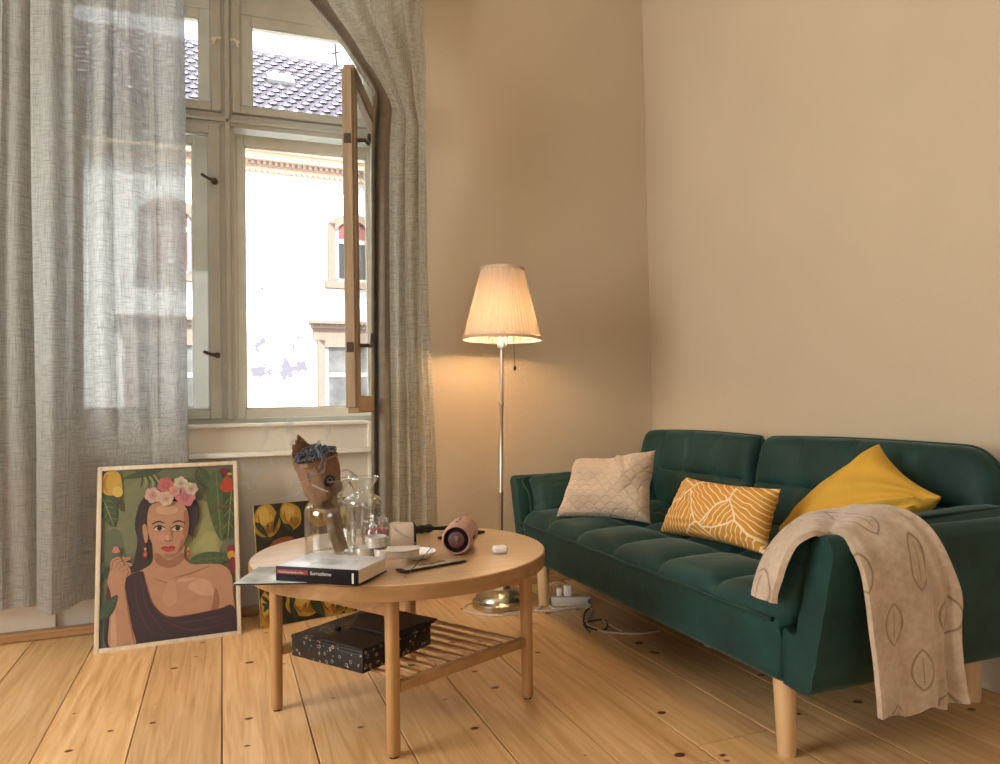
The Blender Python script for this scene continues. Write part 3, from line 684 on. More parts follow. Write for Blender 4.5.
# ------------------------------------------------------------------ cushions
def pillow(bm, c00, c10, c11, c01, t, pinch=.10, n=36, disp=None, nrm_flip=1, edge=.5, fat=2.0):
    c00, c10, c11, c01 = map(Vector, (c00, c10, c11, c01))
    N_ = ((c10 - c00).cross(c01 - c00)).normalized() * nrm_flip
    cc = (c00 + c10 + c11 + c01) / 4; uvs = {}
    def side(sg):
        def f(u, v):
            a, b = 2 * u - 1, 2 * v - 1
            A = a * (1 - pinch * (1 - b * b) * abs(a) ** 2); Bq = b * (1 - pinch * (1 - a * a) * abs(b) ** 2)
            uu, vv = (A + 1) / 2, (Bq + 1) / 2
            p = c00 * (1 - uu) * (1 - vv) + c10 * uu * (1 - vv) + c11 * uu * vv + c01 * (1 - uu) * vv
            d = max(0, (1 - abs(a) ** fat) * (1 - abs(b) ** fat)) ** edge
            h = t / 2 * d * sg
            q = p + N_ * h
            if disp: q += N_ * (disp(u, v, sg) * min(1, d * 2.5)) 
            return q
        return f
    uvl = bm.loops.layers.uv.get('UVMap') or bm.loops.layers.uv.new('UVMap')
    for sg in (1, -1):
        g = grid(bm, n, n, side(sg))
        for j in range(n + 1):
            for i in range(n + 1): uvs[g[j][i]] = (i / n, j / n)
    for f in bm.faces:
        for l in f.loops: l[uvl].uv = uvs.get(l.vert, (0, 0))
    bmesh.ops.remove_doubles(bm, verts=bm.verts, dist=1e-5); return bm
def plane_hit(px, py, o, n):
    d = ray(px, py); e = Vector((0, 0, EYE)); t = (Vector(o) - e).dot(n) / d.dot(n); return e + t * d
def wrinkle(seed, amp, s=4, ridge=True):
    def f(u, v, sg):
        w_ = 0
        for k, (sx, sy, a) in enumerate(((1.0, 2.6, 1), (2.3, 1.4, .6), (4.1, 3.0, .35))):
            q = noise.noise((u * s * sx + seed * 7 + k * 11, v * s * sy + sg * 3, seed))
            w_ += a * ((1 - abs(q) * 3) if ridge else q * 2)
        return amp * w_
    return f
# green bolsters inside the arms
bol = B(); pillow(bol, (1.270, 1.515, .350), (2.03, 1.515, .350), (2.02, 1.415, .600), (1.284, 1.405, .584), .105, .02, 40, wrinkle(1, .004, 3), edge=.26, fat=9)
b1 = obj('bolster_cushion', bol, velvet_m, org=(1.65, 1.5, .38), angle=60); tag(b1, 'green velvet bolster cushion leaning on the near sofa arm under the grey throw', 'cushion', 'green bolster cushions')
bol = B(); pillow(bol, (1.30, 3.055, .385), (1.98, 3.055, .40), (1.97, 3.185, .575), (1.335, 3.185, .562), .115, .05, 34, wrinkle(2, .004, 3), edge=.32, fat=5)
b2 = obj('bolster_cushion', bol, velvet_m, org=(1.65, 3.08, .40), angle=60); tag(b2, 'green velvet bolster cushion at the far sofa arm behind the beige cushion', 'cushion', 'green bolster cushions')
for bo_, pts_ in ((b1, [(1.300, 1.50, .385), (1.296, 1.46, .475), (1.300, 1.41, .582), (1.65, 1.413, .595), (2.02, 1.417, .598)]), (b2, [(1.298, 3.055, .385), (1.315, 3.12, .49), (1.33, 3.185, .562), (1.65, 3.185, .57), (1.97, 3.185, .575)])):
    bm = B(); tube(bm, smooth_path(pts_, 6), .004, 6); obj('piping', bm, velvetdark_m, bo_)

def quilted_material():
    m, nt, out, N, L = nmat('beige_scalloped_quilting')
    p = N('BsdfPrincipled'); L(p.outputs[0], out.inputs[0]); p.inputs['Roughness'].default_value = .85; p.inputs['Sheen Weight'].default_value = .25
    tc = N('TexCoord'); sx = N('SeparateXYZ'); nw = N('TexNoise'); nw.inputs['Scale'].default_value = 5; L(tc.outputs['UV'], nw.inputs[0])
    wm = N('VectorMath', operation='MULTIPLY_ADD'); wm.inputs[1].default_value = (.07, .07, 0); L(nw.outputs['Color'], wm.inputs[0]); L(tc.outputs['UV'], wm.inputs[2]); L(wm.outputs[0], sx.inputs[0])
    def M_(op, a, b=None, c=None):
        n = N('Math', operation=op)
        for i, q in enumerate((a, b, c)):
            if q is None: continue
            if isinstance(q, (int, float)): n.inputs[i].default_value = q
            else: L(q, n.inputs[i])
        return n.outputs[0]
    # rows of arcs, every other row shifted by half a scallop
    v = M_('MULTIPLY', sx.outputs['Y'], 11.0); row = M_('FLOOR', v); sh = M_('MULTIPLY', M_('MODULO', row, 2.0), .5)
    u = M_('FRACT', M_('ADD', M_('MULTIPLY', sx.outputs['X'], 8.0), sh)); fv = M_('FRACT', v)
    uu = M_('ABSOLUTE', M_('SUBTRACT', u, .5)); arc = M_('SUBTRACT', .85, M_('MULTIPLY', M_('POWER', uu, 2.0), 3.0))
    d = M_('ABSOLUTE', M_('SUBTRACT', fv, arc)); line = M_('SMOOTH_MIN', M_('MULTIPLY', d, 4.0), 1.0, .2)
    nz = N('TexNoise'); nz.inputs['Scale'].default_value = 35; L(tc.outputs['Object'], nz.inputs[0])
    hh = M_('MULTIPLY_ADD', nz.outputs[0], .12, line)
    r = N('ValToRGB'); L(line, r.inputs[0]); r.color_ramp.elements[0].color = (.47, .345, .235, 1); r.color_ramp.elements[1].color = (.54, .41, .29, 1); r.color_ramp.elements[1].position = .35
    L(r.outputs[0], p.inputs['Base Color']); b = N('Bump'); b.inputs['Strength'].default_value = .36; b.inputs['Distance'].default_value = .012; L(hh, b.inputs['Height']); L(b.outputs[0], p.inputs['Normal']); return m
def lined_material():
    m, nt, out, N, L = nmat('ochre_with_cream_line_print')
    p = N('BsdfPrincipled'); L(p.outputs[0], out.inputs[0]); p.inputs['Roughness'].default_value = .8
    tc = N('TexCoord'); sc = N('Mapping'); sc.inputs['Scale'].default_value = (1.75, 1.05, 1); L(tc.outputs['UV'], sc.inputs[0])
    nz = N('TexNoise'); nz.inputs['Scale'].default_value = 2.2; L(sc.outputs[0], nz.inputs[0])
    ad = N('VectorMath', operation='MULTIPLY_ADD'); ad.inputs[1].default_value = (.22, .22, 0); L(nz.outputs['Color'], ad.inputs[0]); L(sc.outputs[0], ad.inputs[2])
    v = N('TexVoronoi'); v.inputs['Scale'].default_value = 1.55; v.voronoi_dimensions = '2D'; L(ad.outputs[0], v.inputs[0])
    ve = N('TexVoronoi', feature='DISTANCE_TO_EDGE'); ve.inputs['Scale'].default_value = 1.55; ve.voronoi_dimensions = '2D'; L(ad.outputs[0], ve.inputs[0])
    # inside every shell, ribs fan in a direction of the shell's own
    sp = N('SeparateColor'); L(v.outputs['Color'], sp.inputs[0])
    rot = N('VectorRotate', rotation_type='Z_AXIS'); L(ad.outputs[0], rot.inputs['Vector'])
    an = N('Math', operation='MULTIPLY'); an.inputs[1].default_value = 3.6; L(sp.outputs[0], an.inputs[0]); L(an.outputs[0], rot.inputs['Angle'])
    wv = N('TexWave', wave_type='BANDS', bands_direction='X'); wv.inputs['Scale'].default_value = 4.2; wv.inputs['Distortion'].default_value = 3.2; wv.inputs['Detail'].default_value = 0; wv.inputs['Detail Scale'].default_value = .35; L(rot.outputs[0], wv.inputs[0])
    g = N('Math', operation='GREATER_THAN'); g.inputs[1].default_value = .90; L(wv.outputs['Fac'], g.inputs[0])
    e = N('Math', operation='LESS_THAN'); e.inputs[1].default_value = .022; L(ve.outputs['Distance'], e.inputs[0])
    mxx = N('Math', operation='MAXIMUM'); L(g.outputs[0], mxx.inputs[0]); L(e.outputs[0], mxx.inputs[1])
    mx = N('Mix', data_type='RGBA'); L(mxx.outputs[0], mx.inputs['Factor']); mx.inputs['A'].default_value = (.52, .235, .022, 1); mx.inputs['B'].default_value = (.74, .58, .36, 1)
    L(mx.outputs['Result'], p.inputs['Base Color']); return m
quilt_m = quilted_material(); lined_m = lined_material()
mustard_m = mat('mustard_cotton', (.56, .315, .03), .85, var=.08, vscale=7, bump=.15, bscale=120, sheen=.15)
# beige
bl, br = Vector((1.335, 2.86, .425)), Vector((1.60, 2.49, .43)); eb = (br - bl).normalized(); lean_ = Vector((.80 * .30, .58 * .30, .95)); nb_ = eb.cross(lean_).normalized()
bl = plane_hit(556, 517, br, nb_)
tl, tr = plane_hit(576, 459, br, nb_), plane_hit(656, 450, br, nb_); br = plane_hit(651, 524, br, nb_)
def beige_d(u, v, sg):
    return .006 * math.exp(-((u - .62 - .3 * (1 - v)) / .03) ** 2) * (v > .45) * sg - .008 * math.exp(-((u - .66 - .3 * (1 - v)) / .05) ** 2) * (v > .4) * sg + .030 * noise.noise((u * 3.2, v * 3.2, sg + 4)) * sg + .030 * math.exp(-((u - .58 - .5 * (1 - v)) / .03) ** 2) * max(0, v - .35) * sg
bm = B(); pillow(bm, bl, br, tr, tl, .16, .10, 48, beige_d, edge=.42, fat=2.6)
tag(obj('cushion', bm, quilt_m, org=(bl + br) / 2, angle=70), 'square beige quilted cushion propped at the far end of the sofa', 'cushion', )
# ochre with lines
n_o = Vector((0, 1, 0)).cross(Vector((.36, .03, .90))).normalized(); po = Vector((1.56, 2.05, .435))
bl, br, tr, tl = (plane_hit(*q, po, n_o) for q in ((660, 533), (768, 556), (781, 489), (686, 477)))
bm = B(); pillow(bm, bl, br, tr, tl, .14, .11, 44, wrinkle(5, .004, 3), edge=.45, fat=2.4)
tag(obj('cushion', bm, lined_m, org=(bl + br) / 2, angle=70), 'oblong ochre cushion printed with cream wavy lines in the middle of the sofa', 'cushion')
# mustard
n_m = Vector((-.92, .05, .40)).normalized(); pm = Vector((1.86, 1.62, .62))
tp_, rt_, lf_ = plane_hit(879, 444, pm, n_m), plane_hit(942, 497, pm, n_m), plane_hit(778, 530, pm, n_m); bt_ = rt_ + lf_ - tp_
bm = B()
def must_d(u, v, sg):
    s = sum(a * math.sin((u * ca + v * cb) * k + ph) for ca, cb, k, a, ph in ((1, -.25, 17, .5, 0), (.9, .3, 26, .35, 1), (.3, .9, 12, .3, 2)))
    an = math.atan2(v + .02, 1.02 - u); dd = math.hypot(1 - u, v); ray_ = math.sin(an * 13 + 2 * noise.noise((u * 2, v * 2, 1))) * math.exp(-dd * 1.1)
    a2 = math.atan2(1.02 - v, 1.02 - u); ray2 = math.sin(a2 * 11) * math.exp(-math.hypot(1 - u, 1 - v) * 1.6)
    return .010 * s * (.2 + 1.2 * abs(noise.noise((u * 3, v * 3, 2)))) + .013 * ray_ + .008 * ray2
pillow(bm, bt_, rt_, tp_, lf_, .20, .10, 48, must_d, edge=.45, fat=2.2)
tag(obj('cushion', bm, mustard_m, org=bt_, angle=70), 'plain mustard yellow cushion standing on its corner behind the grey throw', 'cushion')

# ------------------------------------------------------------------ throw over the near arm
def throw_material():
    m, nt, out, N, L = nmat('grey_beige_fleece_with_outlined_motif')
    p = N('BsdfPrincipled'); L(p.outputs[0], out.inputs[0]); p.inputs['Roughness'].default_value = .95; p.inputs['Sheen Weight'].default_value = .35; p.inputs['Specular IOR Level'].default_value = .15
    tc = N('TexCoord'); sx = N('SeparateXYZ'); L(tc.outputs['UV'], sx.inputs[0])
    def M_(op, a, b=None, c=None):
        n = N('Math', operation=op)
        for i, q in enumerate((a, b, c)):
            if q is None: continue
            if isinstance(q, (int, float)): n.inputs[i].default_value = q
            else: L(q, n.inputs[i])
        return n.outputs[0]
    # staggered leaf outlines (UV in metres)
    v = M_('DIVIDE', sx.outputs['Y'], .115); row = M_('FLOOR', v); sh = M_('MULTIPLY', M_('MODULO', row, 2.0), .5)
    u = M_('ADD', M_('DIVIDE', sx.outputs['X'], .17), sh); fu = M_('SUBTRACT', M_('FRACT', u), .5); fv = M_('SUBTRACT', M_('FRACT', v), .5)
    du = M_('ABSOLUTE', M_('MULTIPLY', fu, .17)); dv = M_('MULTIPLY', fv, .115)
    # pointed oval: intersection of two circles, R .055, centres +-.033
    d = M_('SUBTRACT', M_('SQRT', M_('ADD', M_('POWER', M_('ADD', du, .026), 2.0), M_('POWER', dv, 2.0))), .054)
    line = M_('SUBTRACT', 1.0, M_('MINIMUM', M_('DIVIDE', M_('ABSOLUTE', d), .004), 1.0))
    vein = M_('MULTIPLY', M_('LESS_THAN', du, .0013), M_('LESS_THAN', M_('ABSOLUTE', dv), .03)); line = M_('MAXIMUM', line, vein)
    nz = N('TexNoise'); nz.inputs['Scale'].default_value = 60; nz.inputs['Detail'].default_value = 5; L(tc.outputs['Object'], nz.inputs[0])
    n2 = N('TexNoise'); n2.inputs['Scale'].default_value = 9; L(tc.outputs['Object'], n2.inputs[0])
    r = N('ValToRGB'); L(M_('MULTIPLY_ADD', nz.outputs[0], .5, M_('MULTIPLY', n2.outputs[0], .5)), r.inputs[0]); r.color_ramp.elements[0].position = .35; r.color_ramp.elements[1].position = .65
    r.color_ramp.elements[0].color = (.37, .28, .20, 1); r.color_ramp.elements[1].color = (.52, .42, .32, 1)
    mx = N('Mix', data_type='RGBA'); L(M_('MULTIPLY', line, .85), mx.inputs['Factor']); L(r.outputs[0], mx.inputs['A']); mx.inputs['B'].default_value = (.17, .105, .05, 1)
    L(mx.outputs['Result'], p.inputs['Base Color'])
    b = N('Bump'); b.inputs['Strength'].default_value = .35; b.inputs['Distance'].default_value = .006; L(M_('SUBTRACT', M_('MULTIPLY', nz.outputs[0], .8), line), b.inputs['Height']); L(b.outputs[0], p.inputs['Normal']); return m
throw_m = throw_material()
# guide rows (front edge x, back edge x, y, z) from the seat, over the bolster and arm, down the outside
inner = [((779, 604, 1.225), (757, 590, 1.32)), ((783, 585, 1.222), (762, 570, 1.32)), ((789, 563, 1.225), (774, 549, 1.34)), ((799, 546, 1.24), (790, 529, 1.38)), ((813, 537, 1.27), (812, 517, 1.43)), ((826, 539, 1.315), (850, 510, 1.51))]
rows = [(1.355, 1.622, 1.277, .46), (1.362, 1.622, 1.277, .37), (1.372, 1.628, 1.28, .28), (1.382, 1.636, 1.282, .215), (1.388, 1.64, 1.283, .182)]
A_ = smooth_path([ax(*q[0]) for q in inner] + [Vector((1.336, 1.325, .588)), Vector((1.345, 1.285, .535))] + [Vector((r[0], r[2], r[3])) for r in rows], 8)
Z_ = smooth_path([ax(*q[1]) for q in inner] + [ay(898, 512, 1.345), ay(930, 536, 1.292)] + [Vector((r[1], r[2], r[3])) for r in rows], 8)
bm = B(); uvl = bm.loops.layers.uv.new('UVMap'); nu = 60; nv = len(A_) - 1; arc = [0]
for i in range(nv): arc.append(arc[-1] + (A_[i + 1] - A_[i]).length)
def thr(i, j, off=0):
    a, b = A_[j], Z_[j]; u = i / nu
    p = a.lerp(b, u); t0 = A_[max(j - 1, 0)]; t1 = A_[min(j + 1, nv)]; tg = (t1 - t0); n = (tg.normalized()).cross((b - a).normalized()).normalized()
    v = j / nv; h = max(0, v - .45) / .55
    f = .010 * h * math.sin(2 * PI * (u * 2.3 + .25 * noise.noise((u * 2, v * 3, 1)))) + .020 * h * max(0, (u - .6) / .4) * math.sin(2 * PI * u * 6 + 3 * v) + .005 * noise.noise((u * 6, v * 9, 4))
    # gathered thickness at the front edge where it tucks onto the seat
    roll = (.014 * math.sin(PI * u) + .012 * math.exp(-((u - .35) / .3) ** 2)) * max(0, 1 - v / .45)
    e = 0
    p = p + n * (f + roll + off + .006)
    if j > nv - 4: p.z += .010 * math.sin(u * 14) 
    p.x += .006 * noise.noise((v * 8, u * 3, 7)) 
    return Vector((p.x, p.y, p.z))
top_ = [[bm.verts.new(thr(i, j, .008)) for i in range(nu + 1)] for j in range(nv + 1)]
bot_ = [[bm.verts.new(thr(i, j, -.006)) for i in range(nu + 1)] for j in range(nv + 1)]
uvd = {}
for j in range(nv + 1):
    for i in range(nu + 1): 
        uvd[top_[j][i]] = uvd[bot_[j][i]] = ((A_[j].lerp(Z_[j], i / nu)).x + .02, arc[j] + .03)
for j in range(nv):
    for i in range(nu):
        bm.faces.new((top_[j][i], top_[j][i + 1], top_[j + 1][i + 1], top_[j + 1][i])); bm.faces.new((bot_[j][i], bot_[j + 1][i], bot_[j + 1][i + 1], bot_[j][i + 1]))
    bm.faces.new((top_[j][0], top_[j + 1][0], bot_[j + 1][0], bot_[j][0])); bm.faces.new((top_[j][nu], bot_[j][nu], bot_[j + 1][nu], top_[j + 1][nu]))
for i in range(nu):
    bm.faces.new((top_[0][i], bot_[0][i], bot_[0][i + 1], top_[0][i + 1])); bm.faces.new((top_[nv][i], top_[nv][i + 1], bot_[nv][i + 1], bot_[nv][i]))
for f in bm.faces:
    for l in f.loops:
        q = uvd.get(l.vert)
        if q is None: q = (l.vert.co.y * .8 + .3, l.vert.co.z)
        l[uvl].uv = q
tag(obj('throw_blanket', bm, throw_m, org=(1.5, 1.4, .5), angle=60), 'soft greyish beige fleece throw with brown outlined motifs draped over the near sofa arm', 'blanket')

# ------------------------------------------------------------------ coffee table
TC = Vector((.5125, 2.25, 0)); TH = .465
legs = [(.41, 1.913), (.877, 2.126), (.615, 2.557), (.148, 2.344)]
table = thing('coffee_table', 'round oak coffee table with slatted lower shelf in front of the sofa', 'table', TC)
dirx = Vector((.467, .213, 0)).normalized(); diry = Vector((-dirx.y, dirx.x, 0))
TM = orient(TC, dirx, diry)
bm = B(); lathe(bm, [(0, TH - .042), (.437, TH - .042), (.442, TH - .040), (.4445, TH - .037), (.4445, TH - .004), (.442, TH), (0, TH)], 120, TM); obj('table_top', bm, oak_m, table, angle=50)
bm = B(); lathe(bm, [(.440, TH - .0425), (.4453, TH - .041), (.4453, TH - .003), (.4435, TH - .0015), (.4425, TH - .003), (.440, TH - .0425)], 120, TM); obj('shaded_rim', bm, oakshade_m, table)  # ring added around the top, carries the painted shade of the rim
for (x, y) in legs:
    bm = B(); box(bm, (0, 0, .207), (.036, .036, .414), None, .014, 4); 
    for v in bm.verts: 
        k = 1 - .12 * max(0, (.12 - v.co.z) / .12); v.co.x *= k; v.co.y *= k
    bmesh.ops.transform(bm, matrix=Matrix.Translation((x, y, 0)) @ Rz(math.atan2(dirx.y, dirx.x)), verts=bm.verts); lg = obj('leg', bm, oakleg_m, table)
    bm = B(); lathe(bm, [(0, 0), (.012, 0), (.012, .004), (0, .004)], 14, T(x, y, -.0005)); obj('felt_pad', bm, black_m, lg)
def beam(a, b, z0, z1, th, name, m, par, bev=.003):
    a, b = Vector((*a, 0)), Vector((*b, 0)); d = b - a; bm = B()
    M = orient((a + b) / 2, d, Vector((-d.y, d.x, 0))); box(bm, (0, 0, (z0 + z1) / 2), (d.length, th, z1 - z0), M, bev); return obj(name, bm, m, par)
fr_, ri_, bk_, le_ = legs
def off(p, q, e): p, q = Vector(p), Vector(q); return p + (q - p).normalized() * e
beam(off(fr_, le_, .016), off(le_, fr_, .016), .362, .415, .020, 'apron', oakrail_m, table)
beam(off(ri_, bk_, .016), off(bk_, ri_, .016), .392, .415, .020, 'apron', oakrail_m, table)
beam(off(fr_, ri_, .016), off(ri_, fr_, .016), .163, .190, .026, 'shelf_rail', oakrail_m, table); beam(off(le_, bk_, .016), off(bk_, le_, .016), .163, .190, .026, 'shelf_rail', oakrail_m, table)
for k in range(9):
    t = .085 + .83 * k / 8
    a = Vector(fr_).lerp(Vector(ri_), t); b = Vector(le_).lerp(Vector(bk_), t)
    beam(off(a, b, .011), off(b, a, .011), .184, .192, .018, 'slat', oakrail_m, table, .002)

# ---- on the lower shelf
def doodle_material():
    m, nt, out, N, L = nmat('black_card_with_folk_print')
    p = N('BsdfPrincipled'); L(p.outputs[0], out.inputs[0]); p.inputs['Roughness'].default_value = .36; p.inputs['Specular IOR Level'].default_value = .3
    tc = N('TexCoord'); v = N('TexVoronoi'); v.inputs['Scale'].default_value = 64; L(tc.outputs['Object'], v.inputs[0])
    n = N('TexNoise'); n.inputs['Scale'].default_value = 110; n.inputs['Detail'].default_value = 3; L(tc.outputs['Object'], n.inputs[0])
    w1 = N('Math', operation='MULTIPLY_ADD'); w1.inputs[1].default_value = .75; L(n.outputs[0], w1.inputs[0]); L(v.outputs['Distance'], w1.inputs[2])
    band = N('Math', operation='COMPARE'); band.inputs[1].default_value = .62; band.inputs[2].default_value = .04; L(w1.outputs[0], band.inputs[0])
    sp = N('SeparateColor'); L(v.outputs['Color'], sp.inputs[0]); on = N('Math', operation='GREATER_THAN'); on.inputs[1].default_value = .3; L(sp.outputs[0], on.inputs[0])
    a = N('Math', operation='MULTIPLY'); L(band.outputs[0], a.inputs[0]); L(on.outputs[0], a.inputs[1])
    red = N('Math', operation='LESS_THAN'); red.inputs[1].default_value = .52; L(w1.outputs[0], red.inputs[0]); on2 = N('Math', operation='GREATER_THAN'); on2.inputs[1].default_value = .80; L(sp.outputs[1], on2.inputs[0])
    rr = N('Math', operation='MULTIPLY'); L(red.outputs[0], rr.inputs[0]); L(on2.outputs[0], rr.inputs[1])
    m1 = N('Mix', data_type='RGBA'); L(a.outputs[0], m1.inputs['Factor']); m1.inputs['A'].default_value = (.012, .011, .012, 1); m1.inputs['B'].default_value = (.42, .36, .27, 1)
    m2 = N('Mix', data_type='RGBA'); L(rr.outputs[0], m2.inputs['Factor']); L(m1.outputs['Result'], m2.inputs['A']); m2.inputs['B'].default_value = (.42, .05, .03, 1)
    L(m2.outputs['Result'], p.inputs['Base Color']); return m
doodle_m = doodle_material()
bx0 = Vector((.348, 2.0, .1925)); bxd = Vector((-.164, .234, 0)).normalized(); byd = Vector((bxd.y, -bxd.x, 0)); BX = orient(bx0, byd, bxd)      # x: towards the right, y: towards the left corner
kb = thing('storage_box', 'flat black box with small folk print lying on the slatted shelf of the coffee table', 'box', bx0)
bm = B(); boxr(bm, (0, 0, 0), (.285, .286, .050), BX, .002); obj('box_body', bm, doodle_m, kb)
bm = B(); boxr(bm, (-.0015, -.0015, .0505), (.2865, .2875, .0605), BX, .002); ld = obj('box_lid', bm, doodle_m, kb)
bm = B(); lathe(bm, [(0, 0), (.009, 0), (.010, .006), (.007, .010), (0, .011)], 16, BX @ T(.10, .20, .0605)); obj('knob', bm, black_m, ld)
leather_m = mat('black_leather', (.012, .009, .008), .5, var=.2, vscale=20, bump=.2, bscale=200)
pf = thing('document_folder', 'black leather folder with a flap lying on top of the printed box', 'folder', BX @ Vector((.1, .1, .062)))
bm = B(); P4 = [(-.004, -.004), (.296, -.006), (.300, .170), (.215, .232), (.09, .150), (.003, .168)]
prism(bm, P4, .0625, .068, BX, .0015); obj('folder_body', bm, leather_m, pf)
bm = B(); prism(bm, [(.115, .012), (.306, -.012), (.311, .165), (.220, .236), (.118, .155)], .0690, .0735, BX, .0015); obj('flap', bm, leather_m, pf)

# ---- things on the table top
Z = TH
mag_m = mat('magazine_cover', (.34, .36, .35), .22, var=.35, vscale=9, col2=(.60, .62, .61))
mg = thing('magazine', 'thin glossy grey magazine sticking out under the black book over the table edge', 'magazine', (.15, 2.03, Z))
MGo = az(233, 585, Z + .003); MGx = (az(352, 583, Z + .003) - MGo); MGM = orient(MGo, MGx, az(268, 563, Z + .003) - MGo)
bm = B(); boxr(bm, (0, 0, -.002), (.27, .19, .0035), MGM, .0008); obj('cover', bm, mag_m, mg)
bm = B(); boxr(bm, (.002, -.0006, -.0012), (.268, .0, .0026), MGM); obj('page_block', bm, black_m, mg)
# book
bt0 = az(276, 565.5, Z + .044); bt1 = az(358, 570, Z + .044); bdir = (bt1 - bt0); bw = bdir.length; BK = orient(Vector((bt0.x, bt0.y, Z + .0045)), bdir, Vector((-bdir.y, bdir.x, 0)))
bcov_m = mat('black_book_cloth', (.008, .007, .008), .4, var=.1, spec=.15); bwhite_m = mat('white_book_cover', (.60, .62, .66), .28, var=.08, vscale=14)
bkd, bkh = .160, .0385
bk = thing('book', 'thick black and white art book with red spine label lying flat on the table front', 'book', BK @ Vector((bw / 2, bkd / 2, 0)))
bm = B(); boxr(bm, (.003, .004, .003), (bw - .003, bkd - .003, bkh - .003), BK); obj('page_block', bm, paper_m, bk)
bm = B(); boxr(bm, (0, 0, bkh - .003), (bw, bkd, bkh), BK, .0008); obj('front_cover', bm, bwhite_m, bk)
bm = B(); boxr(bm, (0, 0, 0), (bw, bkd, .003), BK, .0008); obj('back_cover', bm, bcov_m, bk)
bm = B(); boxr(bm, (0, -.0015, 0), (bw, .004, bkh), BK, .0012); sp_ = obj('spine', bm, bcov_m, bk)
redlab_m = mat('red_label', (.22, .018, .025), .45); letter_m = mat('spine_lettering', (.55, .52, .48), .5, var=.03)
bm = B(); boxr(bm, (.003, -.0021, bkh * .52), (bw * .40, -.0014, bkh * .82), BK); obj('red_label', bm, redlab_m, sp_)
SM = BK @ Matrix.Translation((0, -.0024, 0)) @ Matrix.Rotation(PI / 2, 4, 'X')
obj('lettering', text_bm('Visual Encyclopedia of Art', .0068, SM @ T(.009, bkh * .60, 0)), letter_m, sp_, smooth=False); obj('title_lettering', text_bm('Surrealismo', .0125, SM @ T(bw * .43, bkh * .55, 0)), letter_m, sp_, smooth=False)
bm = B(); boxr(bm, (bw * .93, -.0021, bkh * .14), (bw * .952, -.0014, bkh * .80), BK); obj('spine_mark', bm, letter_m, sp_)
bm = B(); box(bm, (bw * .55, bkd * .45, bkh + .0002), (.11, .06, .0006), BK @ Rz(0)); obj('cover_picture', bm, mat('pale_cover_picture', (.42, .45, .50), .3, var=.35, vscale=22), bk)

# glass vases: the same moulded bottle shape twice
rim_m = thin_glass('bright_glass_rim', (.86, .88, .88), 5.0)
vglass_m = thin_glass('clear_vase_glass', (.93, .945, .94), 1.9)
def vase(name, label, c, s, cat='vase', group='clear glass vases'):
    o = thing(name, label, cat, c, group); M = Matrix.Translation(c) @ Matrix.Scale(s, 4)
    prof = [(0, .0), (.058, 0), (.070, .003), (.0735, .012), (.0735, .128), (.071, .140), (.060, .149), (.046, .155), (.038, .163), (.035, .172), (.038, .182), (.050, .200), (.062, .2195), (.0635, .2205), (.061, .2215), (.048, .201), (.0355, .182), (.0325, .172), (.0355, .162), (.045, .152), (.058, .146), (.068, .138), (.0705, .127), (.0705, .016), (.066, .010), (0, .010)]
    bm = B(); lathe(bm, prof, 56, M); obj('glass_body', bm, vglass_m, o); 
    bm = B(); tube(bm, [M @ Vector((.0625 * math.cos(a * PI / 24), .0625 * math.sin(a * PI / 24), .221)) for a in range(49)], .0019, 6); obj('rim', bm, rim_m, o)
    return o
vc = Vector((.302, 2.262, Z + .0005)); vase('glass_vase', 'clear glass vase holding the paper wrapped bouquet behind the book', vc, 1.03)
vc2 = Vector((.452, 2.56, Z + .0005)); vase('glass_vase', 'empty clear glass vase with flared neck behind the row of candles', vc2, .90)
# bouquet of dried lavender in kraft paper
bq = thing('dried_bouquet', 'dried dark bouquet wrapped in brown kraft paper leaning in the glass vase', 'bouquet', vc + Vector((.02, 0, .012)))
b0 = vc + Vector((.030, .004, .013)); bneck = vc + Vector((-.004, 0, .165)); btop = ay(316, 452, 2.25); axis = (btop - b0)
pA = b0; path = [b0, b0.lerp(bneck, .6), bneck, ay(325, 494, 2.262), ay(315.5, 457, 2.25)]
path = smooth_path(path, 6); n = len(path)
rads = [.020 + .006 * (i / n) if i < 6 else .026 - .004 * min(1, (i - 6) / 5) if i < 12 else .024 + .040 * ((i - 12) / (n - 13)) ** .8 for i in range(n)]
bm = B(); fr = frames(path); ring = []; sg_ = 44
wrd = random.Random(3)
for i, (p, q, b) in enumerate(fr):
    row = []
    for k in range(sg_):
        a = 2 * PI * k / sg_; r = rads[i] * (1 + .07 * math.sin(5 * a + i * .4) + .16 * noise.noise((math.cos(a) * 2.2, math.sin(a) * 2.2, i * .4)) + .22 * abs(noise.noise((math.cos(a) * 4, math.sin(a) * 4, i * .6))) - .04)
        pt = p + r * (math.cos(a) * q + math.sin(a) * b)
        if i == n - 1: pt = p + 1.0 * r * (math.cos(a) * q + math.sin(a) * b)
        row.append(pt)
    ring.append(row)
